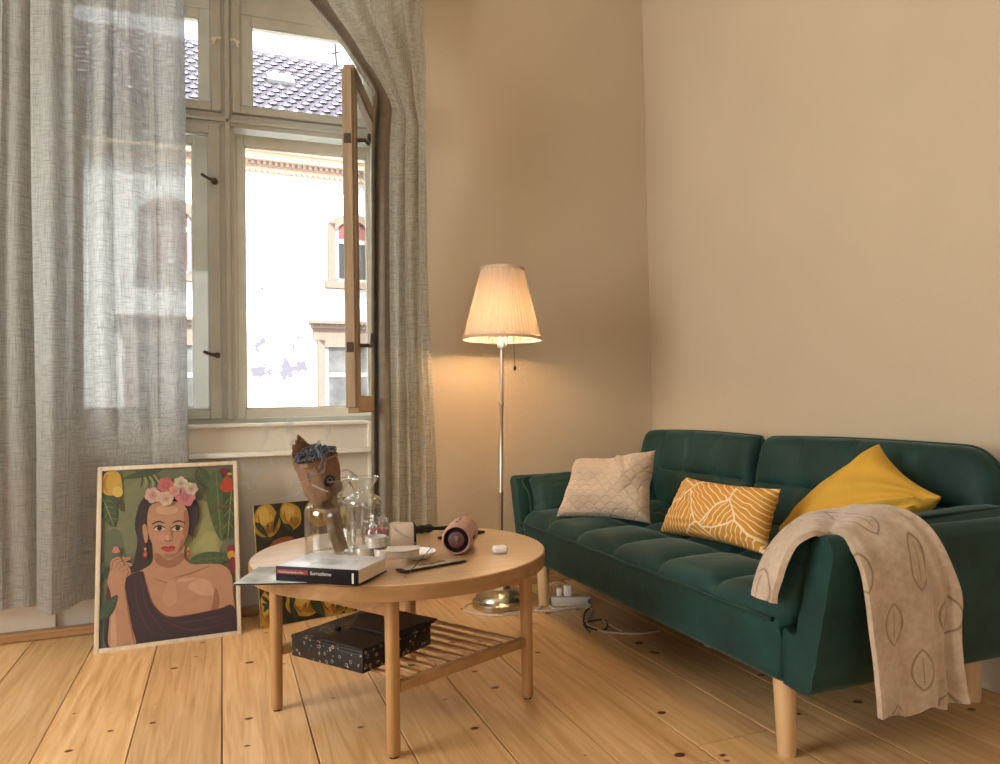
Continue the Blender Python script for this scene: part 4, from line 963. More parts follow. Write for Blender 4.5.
# the paper mouth: tall on the back left, cut low on the front
ax_dir = (path[-1] - path[-4]).normalized(); extra = []
for k in range(sg_):
    p = ring[-1][k]; side_ = (p - path[-1]); pk_ = max(0, side_.dot(Vector((-.80, .60, 0))) / rads[-1]); bk_2 = max(0, side_.dot(Vector((.2, 1, 0)).normalized()) / rads[-1])
    fr_k = max(0, side_.dot(Vector((-.35, -.94, 0))) / rads[-1])
    extra.append(p - ax_dir * .012 * fr_k + ax_dir * (.002 + .058 * pk_ ** 2.4 + .012 * bk_2) + side_ * (.06 - .25 * pk_ ** 3))
ring.append(extra)
V_ = [[bm.verts.new(p) for p in row] for row in ring]
for p, q in zip(V_, V_[1:]):
    for k in range(sg_): bm.faces.new((p[k], p[(k + 1) % sg_], q[(k + 1) % sg_], q[k]))
bmesh.ops.solidify(bm, geom=bm.faces[:], thickness=.001); wrap = obj('paper_wrap', bm, kraft_m, bq, angle=35)
bm = B(); c_ = path[-1]
qd, bd = fr[-1][1], fr[-1][2]
for k in range(11):
    a = k * 2.4; r = .011 * math.sqrt(k / 11) * 1.5
    tube(bm, smooth_path([b0 + Vector((r * math.cos(a) * .8, r * math.sin(a) * .8, -.003)), bneck + Vector((r * math.cos(a) * .9, r * math.sin(a) * .9, 0)), c_ + (qd * math.cos(a) + bd * math.sin(a)) * r * 2], 5), .0016, 5)
obj('stems', bm, mat('dry_stems', (.20, .14, .08), .8), bq)
bm = B(); lr = random.Random(11)
for k in range(560):
    a = lr.random() * 2 * PI; rr = rads[-1] * 1.0 * math.sqrt(lr.random()); hgt = .004 + lr.uniform(.0, .034) * (1.25 - rr / rads[-1])
    p = c_ + Vector((-.004, -.010, 0)) + (qd * math.cos(a) + bd * math.sin(a)) * rr + ax_dir * hgt
    bmesh.ops.create_icosphere(bm, subdivisions=1, radius=lr.uniform(.0022, .0042), matrix=Matrix.Translation(p))
lav = obj('flower_heads', bm, mat('dark_dried_lavender', (.03, .03, .045), .85, var=.6, vscale=90, col2=(.13, .135, .175)), bq); lav['kind'] = 'stuff'
# round black sticker on the wrap and the strip of tape
stick_m = mat('black_sticker', (.014, .014, .018), .4, var=.1)
def on_wrap(px, py, dy): return ay(px, py, dy)
sc = plane_hit(329.5, 481, vc + Vector((.0, -.062, .19)), Vector((0, 1, 0))); SMx = orient(sc, (1, .35, 0), (-.10, -.15, 1))
bm = B(); lathe(bm, [(0, 0), (.0175, 0), (.0175, .001), (0, .001)], 28, SMx @ Matrix.Scale(1.0, 4)); st = obj('sticker', bm, stick_m, bq)
bm = B()
hexp = [Vector((.0085 * math.cos(PI / 6 + PI / 3 * k), .0085 * math.sin(PI / 6 + PI / 3 * k) + .002, .0014)) for k in range(7)]
tube(bm, [SMx @ h for h in hexp], .0005, 4); obj('sticker_hexagon', bm, mat('sticker_print', (.35, .35, .38), .5), st)
bm = B(); tube(bm, [plane_hit(x_, y_, vc + Vector((.0, -.058, .19)), Vector((0, 1, 0))) for x_, y_ in ((312, 484), (320, 488.5), (328, 491))], .0042, 8, True, .25); obj('tape', bm, mat('clear_tape', (.55, .47, .43), .3), bq)

# screw-top jar with pink sweets, candle tins, candle, tissue box
jc = Vector((.447, 2.30, Z + .0005)); jar = thing('glass_jar', 'squat clear glass jar of pink wrapped sweets behind the candle tins', 'jar', jc)
bm = B(); lathe(bm, [(0, 0), (.040, 0), (.0455, .006), (.0455, .062), (.042, .070), (.040, .073), (.040, .089), (.0385, .090), (.037, .089), (.037, .072), (.043, .062), (.043, .008), (0, .006)], 44, Matrix.Translation(jc)); obj('glass_body', bm, vglass_m, jar)
bm = B(); tube(bm, [jc + Vector((.0395 * math.cos(a * PI / 20), .0395 * math.sin(a * PI / 20), .0895)) for a in range(41)], .0019, 6); obj('rim', bm, rim_m, jar)
pink_m = [mat('pink_sweet_paper', (.50, .10, .16), .5, var=.25, vscale=40), mat('pale_pink_sweet_paper', (.62, .36, .38), .5, var=.2, vscale=40)]
rp = random.Random(5)
for k in range(15):
    a = k * 2.39; lay = k // 5; rr = .026 if k % 5 else .0
    p = jc + Vector((rr * math.cos(a), rr * math.sin(a), .016 + lay * .019))
    bm = B(); bmesh.ops.create_icosphere(bm, subdivisions=2, radius=.011, matrix=Matrix.Translation(p) @ Matrix.Rotation(rp.random() * 3, 4, (rp.random(), rp.random(), 1)) @ Matrix.Diagonal((1.1, .9, .8, 1)))
    tag(obj('sweet', bm, pink_m[k % 2 if lay < 2 else 0], org=p), 'pink wrapped sweet inside the squat glass jar on the coffee table', 'sweet', 'sweets in the glass jar')
tin_m = mat('pale_tin', (.52, .48, .41), .42, metal=.25, var=.08); tinrim_m = mat('tin_lid_rim', (.58, .55, .50), .3, metal=.6)
def tin(c, r, h, label):
    o = thing('candle_tin', label, 'candle tin', c, 'round candle tins')
    M = Matrix.Translation(c)
    bm = B(); lathe(bm, [(0, 0), (r - .002, 0), (r, .002), (r, h * .62), (0, h * .62)], 40, M); obj('tin_body', bm, tin_m, o)
    bm = B(); lathe(bm, [(0, h * .62), (r + .0012, h * .62), (r + .0012, h - .002), (r - .001, h), (r - .004, h - .0015), (0, h - .0015)], 40, M); obj('tin_lid', bm, tinrim_m, o)
t1 = az(365, 556, Z); t2 = az(386, 557, Z)
tin(Vector((t1.x, t1.y + .01, Z)), .031, .027, 'round pale candle tin on the table, left one of the lower pair'); tin(Vector((t2.x - .004, t2.y - .002, Z)), .030, .027, 'round pale candle tin on the table beside the small book, right of the lower pair')
tin(Vector(((t1.x + t2.x) / 2 + .004, (t1.y + t2.y) / 2 + .006, Z + .0275)), .0305, .032, 'round pale candle tin stacked on top of the two lower tins')
cb = az(404, 549, Z); cnd = thing('scented_candle', 'cream boxed candle with a black side panel standing on the table', 'candle', cb)
CBM = orient(cb, (1, -.10, 0), (.10, 1, 0))
bm = B(); boxr(bm, (-.042, -.018, 0), (.030, .030, .079), CBM, .004); obj('box_body', bm, mat('cream_card', (.62, .52, .40), .6, var=.06), cnd)
bm = B(); boxr(bm, (.0302, -.020, 0), (.036, .030, .077), CBM, .001); obj('black_panel', bm, black_m, cnd)
bm = B(); lathe(bm, [(0, .0795), (.014, .0795), (.014, .083), (0, .083)], 24, CBM @ T(-.024, .006, 0)); obj('cap', bm, mat('cream_cap', (.66, .54, .38), .5), cnd)
# dish with a small book on it
dc = az(417, 558.5, Z); dish = thing('ceramic_dish', 'small white ceramic dish under the little packet in the middle of the table', 'dish', dc)
bm = B(); lathe(bm, [(0, .0015), (.030, .001), (.036, .003), (.050, .013), (.056, .021), (.0565, .022), (.055, .0225), (.048, .016), (.034, .007), (0, .006)], 44, Matrix.Translation(dc) @ Matrix.Diagonal((1.0, 1.0, 1, 1))); obj('bowl', bm, white_m, dish)
pb = az(402, 556, Z + .024); PB = orient(Vector((pb.x, pb.y, Z + .0235)), (1, -.08, 0), (.08, 1, 0))
pk = thing('small_packet', 'small beige paper packet resting across the white dish', 'packet', PB @ Vector((0, 0, 0)))
bm = B(); prism(bm, [(-.046, -.03), (.0, -.042), (.044, -.028), (.05, .022), (-.036, .034)], 0, .020, PB, .002); obj('packet_body', bm, mat('brown_packet', (.40, .31, .22), .6, var=.2, vscale=40), pk)
bm = B(); prism(bm, [(-.049, -.032), (.0, -.045), (.047, -.030), (.052, .024), (-.038, .036)], .0202, .023, PB, .0008); obj('packet_lid', bm, mat('pale_packet_lid', (.56, .50, .42), .5, var=.1), pk)
# incense holder and stick
ih = thing('incense_holder', 'slim black tray with a wooden incense ash strip at the table front', 'incense holder', az(435, 567, Z))
i0, i1 = az(403, 573, Z + .002), az(466, 561.5, Z + .002); IM = orient(i0, i1 - i0, Vector((-(i1 - i0).y, (i1 - i0).x, 0))); il = (i1 - i0).length
bm = B(); boxr(bm, (.0, -.004, 0), (il, .040, .0045), IM, .0015); obj('tray', bm, black_m, ih)
bm = B(); boxr(bm, (.012, .001, .0047), (il - .004, .037, .0062), IM, .0005); obj('inlay', bm, mat('grey_ash_inlay', (.40, .33, .26), .5, var=.3, vscale=40), ih)
bm = B(); tube(bm, [IM @ Vector((il * (.30 + .4 * k / 6), .018 + .004 * math.sin(k * 1.7), .009)) for k in range(7)], [.002, .003, .002, .0035, .0025, .003, .002], 6); obj('ash', bm, mat('incense_ash', (.30, .22, .16), .9), ih)
bm = B(); tube(bm, [az(404.5, 577.5, Z + .003), ay(431, 548, 2.13)], .0014, 6); tag(obj('incense_stick', bm, mat('incense_stick_coating', (.09, .06, .05), .9), org=az(404.5, 577.5, Z)), 'thin dark incense stick slanting over the white dish', 'incense stick')
# pink portable speaker
spk_c = az(456, 556, Z + .045); 
def speaker():
    d = Vector((.44, .90, 0)).normalized(); front = Vector((.642, 2.085, Z + .0465)); M = orient(front, Vector((d.y, -d.x, 0)), Vector((0, 0, 1)))   # z axis of M = x cross y
    if (M @ Vector((0, 0, 1)) - front).dot(d) < 0: M = M @ Matrix.Rotation(PI, 4, 'Y')
    o = thing('portable_speaker', 'dusty pink barrel shaped portable speaker lying on the table', 'speaker', (front.x, front.y, Z))
    pinkf = mat('dusty_pink_speaker_mesh', (.44, .255, .21), .7, var=.08, vscale=30, bump=.5, bscale=420); dk = mat('maroon_speaker_rubber', (.022, .009, .009), .6, spec=.2); md = mat('speaker_radiator', (.085, .038, .034), .5, spec=.3)
    pr = [(.0362, .005), (.0395, .0), (.042, .003), (.0445, .012), (.0465, .04), (.047, .09), (.0465, .14), (.0445, .168), (.042, .177), (.0385, .18), (0, .178)]
    bm = B(); lathe(bm, pr, 60, M); body = obj('barrel', bm, pinkf, o)
    bm = B(); lathe(bm, [(.0366, .003), (.0345, .009), (.031, .0135), (.028, .0125), (.0255, .007), (.0235, .005)], 48, M); obj('surround', bm, dk, o)
    bm = B(); lathe(bm, [(.0245, .0065), (.0235, .004), (.0225, .0032), (0, .0032)], 48, M); rd = obj('radiator', bm, md, o)
    bm = B(); lg = mat('speaker_emblem', (.20, .10, .085), .4)
    prism(bm, [(-.006, .011), (.006, .011), (.0025, -.003), (-.0025, -.003)], .0, .003, M @ T(0, 0, .001)); box(bm, (0, -.0085, .002), (.0052, .0052, .003), M); obj('emblem', bm, lg, rd)
    for q, (zz, an) in enumerate(((.05, .10), (.085, .02), (.115, .05))):
        bm = B(); p = M @ Vector((math.sin(an) * .0467, math.cos(an) * .0467, zz)); lathe(bm, [(0, 0), (.0042, 0), (.004, .0012), (0, .0016)], 14, Matrix.Translation(p)); obj('button', bm, dk, o)
    bm = B(); tube(bm, [M @ Vector((-.0465 * math.cos(.05), .002, .03)), M @ Vector((-.047, .002, .06))], .004, 8); obj('loop_tab', bm, dk, o)
speaker()
bm = B(); ec = az(500.5, 553.5, Z); box(bm, (0, 0, 0), (.046, .036, .0225), Matrix.Translation(ec + Vector((0, .006, .0115))) @ Rz(-.1), .0105, 5)
eb_ = thing('earbud_case', 'small white earbud case on the right side of the table', 'case', ec); o_ = obj('case_body', bm, white_m, eb_)
bm = B(); box(bm, (0, 0, 0), (.0464, .0364, .0006), Matrix.Translation(ec + Vector((0, .006, .0150))) @ Rz(-.1), 0); obj('lid_seam', bm, mat('seam_grey', (.35, .32, .29), .6), eb_)
# black hair brush, lighter, phone
h0, h1 = az(419, 533, Z), az(446, 531, Z)
hb = thing('hair_brush', 'black round hair brush lying at the back of the table behind the pink speaker', 'brush', az(395, 533, Z))
p0, p1 = Vector((.50, 2.465, Z + .0165)), Vector((.68, 2.50, Z + .0165))
bm = B(); tube(bm, [p0.lerp(p1, k / 14) for k in range(15)], [.0125 + .003 * (k % 2) for k in range(15)], 16); obj('bristle_head', bm, black_m, hb)
bm = B(); tube(bm, smooth_path([p1, p1 + Vector((.03, .005, -.004)), p1 + Vector((.13, .02, -.006))], 5), [.008] * 3 + [.007] * 4 + [.009] * 4, 12); obj('handle', bm, black_m, hb)
l0, l1 = az(366, 541, Z + .007), az(394, 537.5, Z + .007)
lg_ = thing('lighter', 'white plastic lighter lying behind the boxed candle on the table', 'lighter', l0)
bm = B(); tube(bm, [l0, l0.lerp(l1, .06), l0.lerp(l1, .8)], [.0065, .0075, .0075], 14); obj('lighter_body', bm, white_m, lg_)
bm = B(); tube(bm, [l0.lerp(l1, .81), l1], .0068, 14); obj('lighter_head', bm, nickel_m, lg_)
ph0, ph1 = az(466, 536.5, Z + .003), az(484, 532, Z + .003); PHM = orient(ph0, ph1 - ph0, Vector((-(ph1 - ph0).y, (ph1 - ph0).x, 0)))
ph = thing('phone', 'black phone lying flat behind the pink speaker near the table edge', 'phone', ph0)
bm = B(); boxr(bm, (-.075, -.005, -.0025), ((ph1 - ph0).length, .062, .0055), PHM, .0025); obj('phone_body', bm, black_m, ph)
bm = B(); boxr(bm, (-.072, -.002, .0056), ((ph1 - ph0).length - .003, .059, .0060), PHM); obj('screen', bm, mat('dark_screen', (.01, .01, .012), .12), ph)

# ------------------------------------------------------------------ pictures leaning under the window
def solve(A, b):
    n = len(b); M_ = [r[:] + [q] for r, q in zip(A, b)]
    for i in range(n):
        p = max(range(i, n), key=lambda k: abs(M_[k][i])); M_[i], M_[p] = M_[p], M_[i]
        for k in range(n):
            if k != i:
                f = M_[k][i] / M_[i][i]; M_[k] = [a - f * c for a, c in zip(M_[k], M_[i])]
    return [M_[i][n] / M_[i][i] for i in range(n)]
def homography(src):      # four corners (top left, top right, bottom right, bottom left) -> unit square, y up
    dst = [(0, 1), (1, 1), (1, 0), (0, 0)]; A, b = [], []
    for (x, y), (u, v) in zip(src, dst):
        A.append([x, y, 1, 0, 0, 0, -u * x, -u * y]); b.append(u); A.append([0, 0, 0, x, y, 1, -v * x, -v * y]); b.append(v)
    h = solve(A, b)
    def f(x, y):
        d = h[6] * x + h[7] * y + 1; return ((h[0] * x + h[1] * y + h[2]) / d, (h[3] * x + h[4] * y + h[5]) / d)
    return f
class Art:
    def __init__(s, M, w, h, corners): s.bm = B(); s.M, s.w, s.h, s.H = M, w, h, homography(corners); s.k = 0; s.mats = []; s.idx = {}
    def col(s, rgb):
        key = 'ink_%d_%d_%d' % rgb
        if key not in s.idx: s.idx[key] = len(s.mats); s.mats.append(flat(key, tuple(c * .66 for c in srgb(*rgb)), .55))
        return s.idx[key]
    def poly(s, pts, rgb, smooth_=True):
        if smooth_ and len(pts) > 3:
            P = [Vector((p[0], p[1], 0)) for p in pts]; n = len(P); out = []
            for i in range(n):
                p0, p1, p2, p3 = P[i - 1], P[i], P[(i + 1) % n], P[(i + 2) % n]
                for q in range(4):
                    t = q / 4; out.append(.5 * ((2 * p1) + (-p0 + p2) * t + (2 * p0 - 5 * p1 + 4 * p2 - p3) * t * t + (-p0 + 3 * p1 - 3 * p2 + p3) * t ** 3))
            pts = [(p.x, p.y) for p in out]
        s.k += 1; vs = []
        for x, y in pts:
            u, v = s.H(x, y); vs.append(s.bm.verts.new(s.M @ Vector((min(1, max(0, u)) * s.w, min(1, max(0, v)) * s.h, .00012 * s.k))))
        try: f = s.bm.faces.new(vs)
        except ValueError: return
        f.material_index = s.col(rgb); f.normal_update()
        if f.normal.dot(s.M.to_3x3() @ Vector((0, 0, 1))) < 0: f.normal_flip()
        bmesh.ops.triangulate(s.bm, faces=[f])
    def ell(s, cx, cy, rx, ry, rgb, rot=0, n=16, wob=0, seed=0):
        pts = []
        for i in range(n):
            a = 2 * PI * i / n; r = 1 + wob * math.sin(3 * a + seed) + wob * .6 * math.sin(5 * a + 2 * seed); x, y = rx * r * math.cos(a), ry * r * math.sin(a)
            pts.append((cx + x * math.cos(rot) - y * math.sin(rot), cy + x * math.sin(rot) + y * math.cos(rot)))
        s.poly(pts, rgb)
    def line(s, pts, wd, rgb):
        P = smooth_path([Vector((x, y, 0)) for x, y in pts], 5); L_ = []; R_ = []
        for i, p in enumerate(P):
            t = (P[min(i + 1, len(P) - 1)] - P[max(i - 1, 0)]).normalized(); n = Vector((-t.y, t.x, 0)); ww = wd * (.35 + .65 * math.sin(PI * min(1, max(0, (i + .5) / len(P))))) / 2
            L_.append((p.x + n.x * ww, p.y + n.y * ww)); R_.append((p.x - n.x * ww, p.y - n.y * ww))
        s.poly(L_ + R_[::-1], rgb, False)
    def leaf(s, a, b, wd, rgb, vein=None):
        ax0, ay0 = a; bx, by = b; dx, dy = bx - ax0, by - ay0; l = math.hypot(dx, dy); nx_, ny_ = -dy / l, dx / l
        s.poly([a, (ax0 + dx * .25 + nx_ * wd * .8, ay0 + dy * .25 + ny_ * wd * .8), (ax0 + dx * .6 + nx_ * wd * .8, ay0 + dy * .6 + ny_ * wd * .8), b, (ax0 + dx * .6 - nx_ * wd * .8, ay0 + dy * .6 - ny_ * wd * .8), (ax0 + dx * .25 - nx_ * wd * .8, ay0 + dy * .25 - ny_ * wd * .8)], rgb)
        if vein:
            s.line([a, ((ax0 + bx) / 2, (ay0 + by) / 2), b], max(2.2, wd * .12), vein)
            for k in range(1, 5):
                t = k / 5.5
                for sg in (1, -1): s.line([(ax0 + dx * t, ay0 + dy * t), (ax0 + dx * (t + .08) + sg * nx_ * wd * .35, ay0 + dy * (t + .08) + sg * ny_ * wd * .35), (ax0 + dx * (t + .13) + sg * nx_ * wd * .62, ay0 + dy * (t + .13) + sg * ny_ * wd * .62)], 1.8, vein)
    def done(s, name, parent): return obj(name, s.bm, s.mats, parent, False)
# framed portrait
pl = ay(93.6, 655.5, 3.15); pr_ = ay(241.6, 636.5, 3.175); pl.z = pr_.z = .0
pe = (pr_ - pl); pw = pe.length; tilt = Vector((0, .235, .97)).normalized(); PM = orient(pl, pe, tilt); PH = .708
fp = thing('framed_poster', 'pale wood framed portrait poster of a dark haired woman with flowers, leaning under the window', 'picture', (pl + pr_) / 2)
frame_m = wood('pale_poster_frame_wood', (.55, .44, .31), (.68, .57, .43), 'Z', 2.5, .5)
bm = B(); fw, ft = .0165, .022
for a, b in (((0, 0, -ft), (fw, PH, 0)), ((pw - fw, 0, -ft), (pw, PH, 0)), ((fw, 0, -ft), (pw - fw, fw, 0)), ((fw, PH - fw, -ft), (pw - fw, PH, 0))): boxr(bm, a, b, PM, .0015)
obj('frame', bm, frame_m, fp)
bm = B(); boxr(bm, (fw * .6, fw * .6, -ft), (pw - fw * .6, PH - fw * .6, -.011), PM); obj('backing_board', bm, mat('poster_backing', (.25, .18, .11), .8), fp)
A = Art(PM @ T(fw, fw, -.0108), pw - 2 * fw, PH - 2 * fw, [(133, 115), (557, 97), (560, 640), (125, 690)])
A.poly([(133, 115), (557, 97), (560, 640), (125, 690)], (112, 116, 84), False)
A.ell(250, 300, 110, 160, (126, 128, 92), 0, 16, .08, 1); A.ell(450, 330, 70, 110, (152, 152, 98), .2, 16, .1, 2); A.ell(170, 400, 45, 90, (104, 112, 82), 0, 14, .1); A.ell(470, 370, 40, 50, (170, 166, 104), .3, 12, .15)
A.poly([(127, 560), (150, 540), (170, 600), (165, 690), (125, 690)], (92, 112, 96))
for k in range(7): A.line([(240 + k * 11, 112 + k * 2), (262 + k * 11, 140 + k * 3), (256 + k * 13, 170)], 6, (168, 160, 108) if k % 2 else (60, 74, 46))
A.leaf((330, 108), (200, 140), 14, (70, 84, 52)); A.leaf((440, 104), (480, 180), 26, (70, 84, 50), (96, 106, 66)); A.leaf((130, 190), (172, 300), 36, (70, 88, 52), (134, 140, 88)); A.leaf((145, 120), (200, 250), 22, (78, 82, 46), (50, 62, 36))
A.ell(162, 156, 36, 42, (206, 166, 66), .2, 14, .05); A.ell(183, 184, 17, 18, (222, 188, 92)); A.line([(150, 125), (140, 160), (152, 190)], 8, (176, 132, 44))
A.leaf((500, 110), (515, 350), 40, (82, 98, 56), (120, 128, 74)); A.leaf((556, 120), (535, 345), 30, (64, 82, 46), (150, 150, 84)); A.line([(476, 246), (510, 238), (557, 234)], 9, (118, 84, 58))
A.ell(536, 165, 21, 26, (190, 70, 44), .1, 12, .1); A.ell(531, 120, 20, 12, (122, 40, 50), .4, 10, .1); A.ell(545, 128, 8, 5, (206, 166, 66))
A.leaf((410, 415), (556, 400), 26, (78, 94, 58), (110, 118, 70)); A.ell(545, 375, 14, 12, (150, 38, 40)); A.ell(546, 396, 13, 14, (214, 160, 60)); A.ell(549, 428, 11, 26, (136, 34, 46))
SKIN, SH, HL = (196, 146, 112), (164, 110, 80), (214, 168, 134)
# hair, falling loose behind one shoulder
A.poly([(258, 215), (300, 188), (350, 180), (405, 188), (440, 222), (446, 268), (432, 306), (420, 350), (412, 330), (300, 300), (292, 380), (276, 440), (244, 470), (232, 430), (246, 350), (238, 290)], (58, 41, 35))
for q in range(5): A.line([(262 + q * 6, 235 - q * 3), (250 + q * 4, 310), (262 + q * 4, 400), (254 + q * 5, 452)], 3, (70, 54, 48))
A.line([(425, 225), (436, 262), (424, 302)], 4, (70, 54, 48))
# neck, shoulders
A.poly([(300, 350), (392, 350), (394, 400), (420, 424), (470, 424), (516, 428), (544, 456), (549, 520), (546, 640), (400, 660), (240, 680), (180, 686), (175, 560), (196, 470), (262, 440), (296, 410)], SKIN)
A.poly([(304, 385), (345, 412), (388, 386), (392, 412), (352, 436), (306, 420)], SH); A.line([(300, 470), (350, 486), (352, 470)], 5, SH); A.line([(360, 468), (410, 456), (474, 432)], 6, SH); A.line([(372, 478), (430, 470)], 9, HL)
A.poly([(494, 500), (506, 540), (496, 575), (476, 590), (486, 540)], SH); A.ell(450, 500, 40, 26, HL, .3, 12, .1)
A.ell(350, 520, 22, 44, (206, 156, 120), .1, 12, .1)
# gown: one broad drape and a gathered bodice
A.poly([(150, 690), (150, 560), (176, 494), (214, 462), (262, 446), (276, 500), (296, 556), (340, 592), (420, 586), (500, 572), (548, 560), (560, 640), (400, 668), (250, 690)], (58, 38, 42))
for pts in ([(236, 470), (248, 560), (290, 650)], [(256, 462), (276, 560), (330, 640)], [(300, 570), (380, 610), (520, 590)], [(320, 600), (420, 636), (540, 612)]): A.line(pts, 5, (88, 44, 50))
A.line([(264, 446), (278, 504), (298, 556), (342, 592), (420, 586), (548, 560)], 4, (118, 52, 58)); A.poly([(150, 500), (170, 480), (166, 560), (150, 600)], (104, 36, 44))
# forearm and a hand holding a small flower
A.poly([(160, 690), (158, 600), (162, 520), (150, 470), (170, 430), (200, 428), (214, 450), (206, 500), (222, 600), (240, 688)], SKIN); A.poly([(162, 640), (166, 560), (172, 520), (178, 600), (180, 688), (164, 690)], HL); A.line([(206, 500), (222, 600), (240, 688)], 6, SH)
for a, b, c in (((165, 440), (172, 410), (206, 402)), ((172, 438), (188, 416), (224, 402)), ((184, 440), (204, 424), (230, 424)), ((196, 446), (214, 438), (222, 456))): A.line([a, b, c], 15, SKIN); A.line([a, b, c], 3, SH)
A.line([(182, 382), (196, 404), (206, 428)], 4, (92, 112, 70)); A.ell(178, 376, 12, 11, (214, 132, 130), 0, 12, .15)
A.leaf((128, 600), (182, 520), 22, (62, 84, 60), (92, 110, 76)); A.leaf((128, 420), (150, 470), 12, (60, 74, 52))
# face
A.poly([(280, 252), (296, 226), (342, 216), (390, 226), (408, 256), (410, 306), (398, 350), (372, 386), (343, 400), (314, 386), (290, 350), (278, 306)], SKIN)
A.poly([(396, 250), (408, 258), (409, 306), (398, 350), (374, 384), (386, 340), (394, 300)], SH); A.ell(318, 334, 20, 14, (208, 148, 122)); A.ell(380, 334, 16, 12, (202, 138, 110)); A.ell(340, 246, 36, 16, HL); A.poly([(262, 300), (274, 296), (280, 340), (270, 352)], SKIN)
for cx, sg in ((316, -1), (374, 1)):
    A.ell(cx, 308, 18, 8, (222, 200, 178)); A.ell(cx + 1, 307, 8, 8, (58, 38, 30)); A.ell(cx + 1, 307, 3.4, 3.6, (18, 14, 14)); A.line([(cx - 20, 309), (cx - 2, 298), (cx + 20, 306)], 4.5, (46, 32, 30)); A.line([(cx - 16, 314), (cx, 318), (cx + 16, 313)], 2.5, SH)
A.line([(292, 294), (312, 284), (332, 290)], 5, (66, 46, 40)); A.line([(358, 290), (378, 283), (400, 291)], 5, (66, 46, 40))
A.line([(350, 300), (354, 324), (358, 340)], 4, SH); A.line([(332, 346), (344, 350), (358, 345)], 5, SH); A.ell(341, 338, 7, 8, HL)
A.poly([(320, 371), (334, 365), (344, 368), (354, 364), (368, 370), (346, 374)], (172, 52, 54)); A.poly([(320, 371), (346, 374), (368, 370), (356, 382), (344, 384), (332, 381)], (190, 66, 64)); A.line([(330, 391), (345, 394), (360, 390)], 4, SH)
for ex in (271, 408): A.ell(ex, 374, 4, 5, (206, 166, 90)); A.ell(ex, 391, 7, 11, (178, 62, 60)); A.ell(ex, 391, 3, 5, (214, 132, 100))
# loose blossoms in the hair
fr2 = random.Random(2)
for cx, cy, r, c in ((296, 198, 25, (222, 178, 164)), (338, 166, 26, (206, 112, 108)), (386, 160, 22, (220, 204, 178)), (400, 204, 31, (220, 138, 142)), (338, 210, 23, (226, 196, 166)), (420, 178, 20, (214, 194, 168)), (366, 186, 17, (222, 160, 150))):
    for k in range(6): a = k * PI / 3 + cx; A.ell(cx + r * .5 * math.cos(a), cy + r * .5 * math.sin(a), r * .58, r * .52, tuple(int(q * (.9 + .12 * fr2.random())) for q in c), a, 10, .06)
    for k in range(4): a = k * PI / 2 + cy; A.ell(cx + r * .2 * math.cos(a), cy + r * .2 * math.sin(a), r * .34, r * .3, tuple(int(q * (.82 + .1 * fr2.random())) for q in c), a, 10, .05)
    A.ell(cx, cy, r * .16, r * .16, (196, 120, 92))
A.done('print', fp)

# lemon canvas
cl_ = Vector((.146, 3.215, .001)); cr_ = Vector((.556, 3.318, .001)); CM = orient(cl_, cr_ - cl_, Vector((-.05, .19, .98))); cw = (cr_ - cl_).length; ch = .505
lc = thing('lemon_canvas', 'unframed canvas painting of yellow lemons on black standing on the floor behind the coffee table', 'picture', (cl_ + cr_) / 2)
bm = B(); boxr(bm, (0, 0, -.018), (cw, ch, 0), CM, .002); obj('canvas', bm, mat('ochre_canvas_edge', (.36, .24, .07), .8, var=.3, vscale=40), lc)
A = Art(CM @ T(0, 0, .0002), cw, ch, [(28, 42), (590, 0), (600, 655), (38, 742)])
A.poly([(28, 42), (590, 0), (600, 655), (38, 742)], (44, 36, 26), False)
YE, YD, YL, GR = (196, 150, 44), (160, 108, 30), (220, 182, 84), (46, 54, 34)
def lemon(cx, cy, rx, ry, rot, seed):
    A.ell(cx, cy, rx, ry, YE, rot, 16, .05, seed); A.ell(cx - rx * .2, cy - ry * .25, rx * .6, ry * .55, YL, rot, 14, .12, seed); A.ell(cx + rx * .35, cy + ry * .4, rx * .45, ry * .35, YD, rot, 12, .12, seed)
    A.line([(cx - rx * .6, cy - ry * .4), (cx - rx * .5, cy + ry * .2), (cx - rx * .1, cy + ry * .7)], rx * .12, YD); A.line([(cx + rx * .1, cy - ry * .8), (cx + rx * .3, cy - ry * .2), (cx + rx * .2, cy + ry * .4)], rx * .10, (206, 166, 62))
    A.ell(cx + rx * .1, cy + ry * .3, rx * .09, ry * .06, (110, 66, 30))
lemon(100, 135, 78, 98, .1, 1); lemon(245, 105, 62, 82, -.2, 2); lemon(420, 90, 90, 80, .3, 3); lemon(545, 150, 60, 90, 0, 4); lemon(380, 300, 80, 90, .2, 5); lemon(540, 380, 70, 90, .5, 6); lemon(285, 600, 105, 82, .1, 7); lemon(450, 600, 92, 84, -.1, 8); lemon(560, 590, 50, 80, .2, 9); lemon(65, 420, 50, 70, 0, 10); lemon(70, 640, 52, 110, .1, 12)
A.ell(190, 265, 90, 34, (150, 84, 40), -.2, 14, .1); A.ell(210, 420, 80, 50, (136, 78, 34), .2, 14, .1)
for a, b, wd in (((30, 140), (100, 225), 20), ((180, 60), (130, 200), 14), ((250, 190), (190, 150), 18), ((60, 240), (130, 235), 14), ((330, 560), (400, 690), 34), ((360, 530), (345, 610), 18), ((230, 540), (205, 640), 18), ((240, 700), (200, 600), 20), ((510, 560), (470, 650), 16), ((560, 560), (520, 650), 14), ((40, 560), (90, 610), 12), ((45, 650), (90, 580), 12), ((60, 500), (80, 560), 12), ((40, 600), (90, 640), 12), ((300, 420), (360, 500), 24), ((480, 250), (430, 200), 24), ((460, 480), (400, 430), 22)): A.leaf(a, b, wd, GR, (72, 80, 44))
A.done('painting', lc)

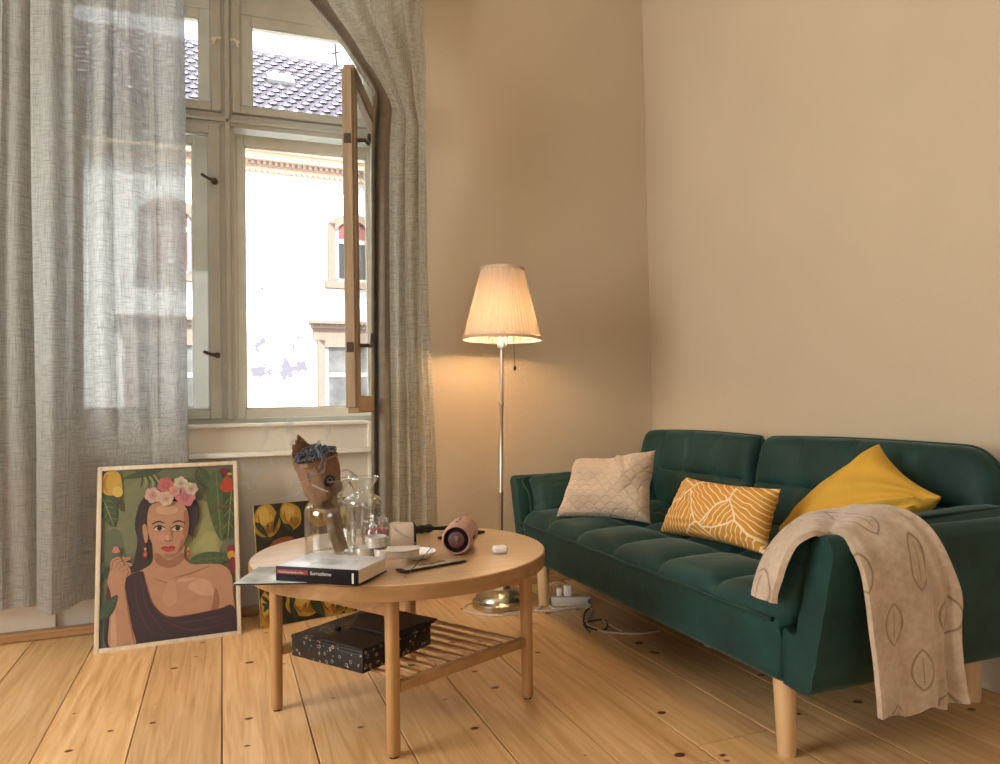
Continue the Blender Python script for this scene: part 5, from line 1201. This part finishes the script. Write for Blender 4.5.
# ------------------------------------------------------------------ power strip and cables on the floor
ps0, ps1 = az(552, 607, .0), az(591, 606, .0); PSM = orient(ps0, ps1 - ps0, Vector((-(ps1 - ps0).y, (ps1 - ps0).x, 0))); psl = (ps1 - ps0).length
ps = thing('power_strip', 'white power strip with plugs lying on the floor under the sofa edge', 'power strip', ps0)
bm = B(); boxr(bm, (0, 0, 0), (psl, .05, .040), PSM, .005); obj('strip_body', bm, cable_m, ps)
for k in range(4):
    bm = B(); lathe(bm, [(.019, .0402), (.019, .041), (.016, .041), (.016, .0402)], 20, PSM @ T(.03 + k * (psl - .06) / 3, .026, 0)); obj('socket', bm, mat('socket_grey', (.35, .32, .28), .5), ps)
bm = B(); boxr(bm, (psl - .012, -.0006, .012), (psl - .004, .0, .030), PSM); obj('switch', bm, black_m, ps)
for k, lab in ((1, 'slim white plug in the power strip on the left'), (2, 'square white charger plug standing upright in the power strip')):
    bm = B(); x = .03 + (k - 1 + .15) * (psl - .06) / 3
    if k == 1: box(bm, (x, .026, .060), (.024, .024, .036), PSM, .006); 
    else: box(bm, (x, .026, .066), (.034, .03, .050), PSM, .006)
    tag(obj('plug', bm, white_m, org=PSM @ Vector((x, .026, .042))), lab, 'plug')
def cable(name, px, rad, m, label, zs=.0045):
    P = []
    for q in px:
        P.append(az(q[0], q[1], q[2] if len(q) > 2 else zs))
    bm = B(); tube(bm, smooth_path(P, 7), rad, 8); tag(obj(name, bm, m, org=P[0]), label, 'cable')
cable('cable', [(500, 597), (480, 600, .0045), (465, 606), (467, 611), (480, 614.5), (500, 615.5), (520, 613.5), (536, 610), (547, 602), (553, 599.5, .02)], .0038, cable_m, 'white lamp cable curling around the brass lamp base')
cable('cable', [(566, 584, .075), (562, 581, .09), (553, 583, .075), (546, 592, .04), (546, 600, .012), (553, 608, .005), (566, 608.5), (580, 606), (586, 605)], .0034, cable_m, 'white cable looping up to the slim plug of the power strip')
cable('cable', [(505, 613.5), (530, 611), (555, 610.5), (575, 607.5), (586, 606.5), (592, 611), (587, 622), (592, 628), (605, 631.5), (625, 633.5), (645, 633), (660, 631)], .0036, cable_m, 'long white cable running over the floor under the sofa')
cable('cable', [(602, 619, .012), (606, 622, .006), (614, 627), (622, 631)], .0024, cable_m, 'short thin white cable end sticking up beside the long cable')
cable('cable', [(592, 607), (585, 612), (583.5, 621), (586, 626), (597, 630), (606, 629), (606, 621), (597, 620), (588, 622), (584, 625), (590, 632)], .0034, black_m, 'black cable coiled on the floor in front of the power strip')

# ------------------------------------------------------------------ second incense stick, standing among the tins, and the smoke
sb, stp = az(373.5, 557, Z), None
bm = B(); st_b = Vector((az(373, 556, Z).x, az(373, 556, Z).y - .012, Z)); st_t = ay(373.8, 509, st_b.y); tube(bm, [st_b, st_t], .0012, 6)
tag(obj('incense_stick', bm, mat('grey_incense_stick', (.22, .19, .17), .9), org=st_b), 'thin grey incense stick standing upright in front of the candle tins', 'incense stick')
def smoke_material(name, d):
    m, nt, out, N, L = nmat(name); v = N('VolumePrincipled'); v.inputs['Color'].default_value = (.93, .95, 1, 1); v.inputs['Density'].default_value = d; v.inputs['Anisotropy'].default_value = .3; L(v.outputs[0], out.inputs[1]); return m
sm1 = smoke_material('incense_smoke', 75); sm2 = smoke_material('thin_smoke', 26)
def wisp(paths, m, label):
    bm = B()
    for px, Y, r in paths:
        P = smooth_path([ay(a, b, Y + .01 * math.sin(i * 1.7)) for i, (a, b) in enumerate(px)], 6); n = len(P)
        tube(bm, P, [r * (.35 + .9 * (i / n) * (1.15 - .4 * i / n)) * (1 + .25 * math.sin(i * .9)) for i in range(n)], 8)
    o = obj('smoke', bm, m, org=ay(paths[0][0][0][0], paths[0][0][0][1], paths[0][1])); tag(o, label, 'smoke'); o['kind'] = 'stuff'
wisp([([(374, 508), (376, 504), (380, 503), (382, 510), (386, 520), (396, 530), (408, 538), (419, 546)], 2.15, .0042), ([(374, 509), (368, 508), (360, 505), (350, 507), (343, 506)], 2.16, .003)], sm1, 'white smoke curling off the upright incense stick among the tins')
wisp([([(336, 492), (336, 482), (341, 472), (348, 470), (353, 474), (357, 477)], 2.3, .0045), ([(286, 485), (288, 488), (294, 484), (304, 481), (312, 478)], 2.16, .0028), ([(315, 466), (311, 472), (306, 476), (318, 474), (324, 470), (325, 462)], 2.15, .004), ([(318, 470), (322, 458), (316, 448), (320, 440)], 2.15, .0055)], sm1, 'white smoke twisting around the top of the paper wrapped bouquet')
wisp([([(300, 460), (290, 448), (296, 436), (286, 428), (292, 420)], 2.3, .010), ([(262, 446), (268, 436), (264, 428), (272, 422)], 2.5, .008), ([(236, 466), (246, 470), (256, 468), (262, 474)], 2.6, .007), ([(238, 486), (246, 482), (250, 490)], 2.6, .006), ([(256, 455), (258, 470), (252, 484)], 2.5, .008), ([(262, 504), (276, 500), (292, 496), (300, 492)], 2.4, .006), ([(238, 472), (244, 466), (240, 460), (248, 456)], 2.6, .004), ([(270, 478), (274, 468), (270, 456), (276, 446)], 2.45, .005), ([(246, 494), (258, 490), (262, 482)], 2.5, .004), ([(280, 456), (284, 444), (278, 432)], 2.4, .005), ([(330, 452), (326, 440), (330, 430), (324, 424)], 2.3, .008)], sm2, 'thin pale smoke drifting in the air left of the bouquet')
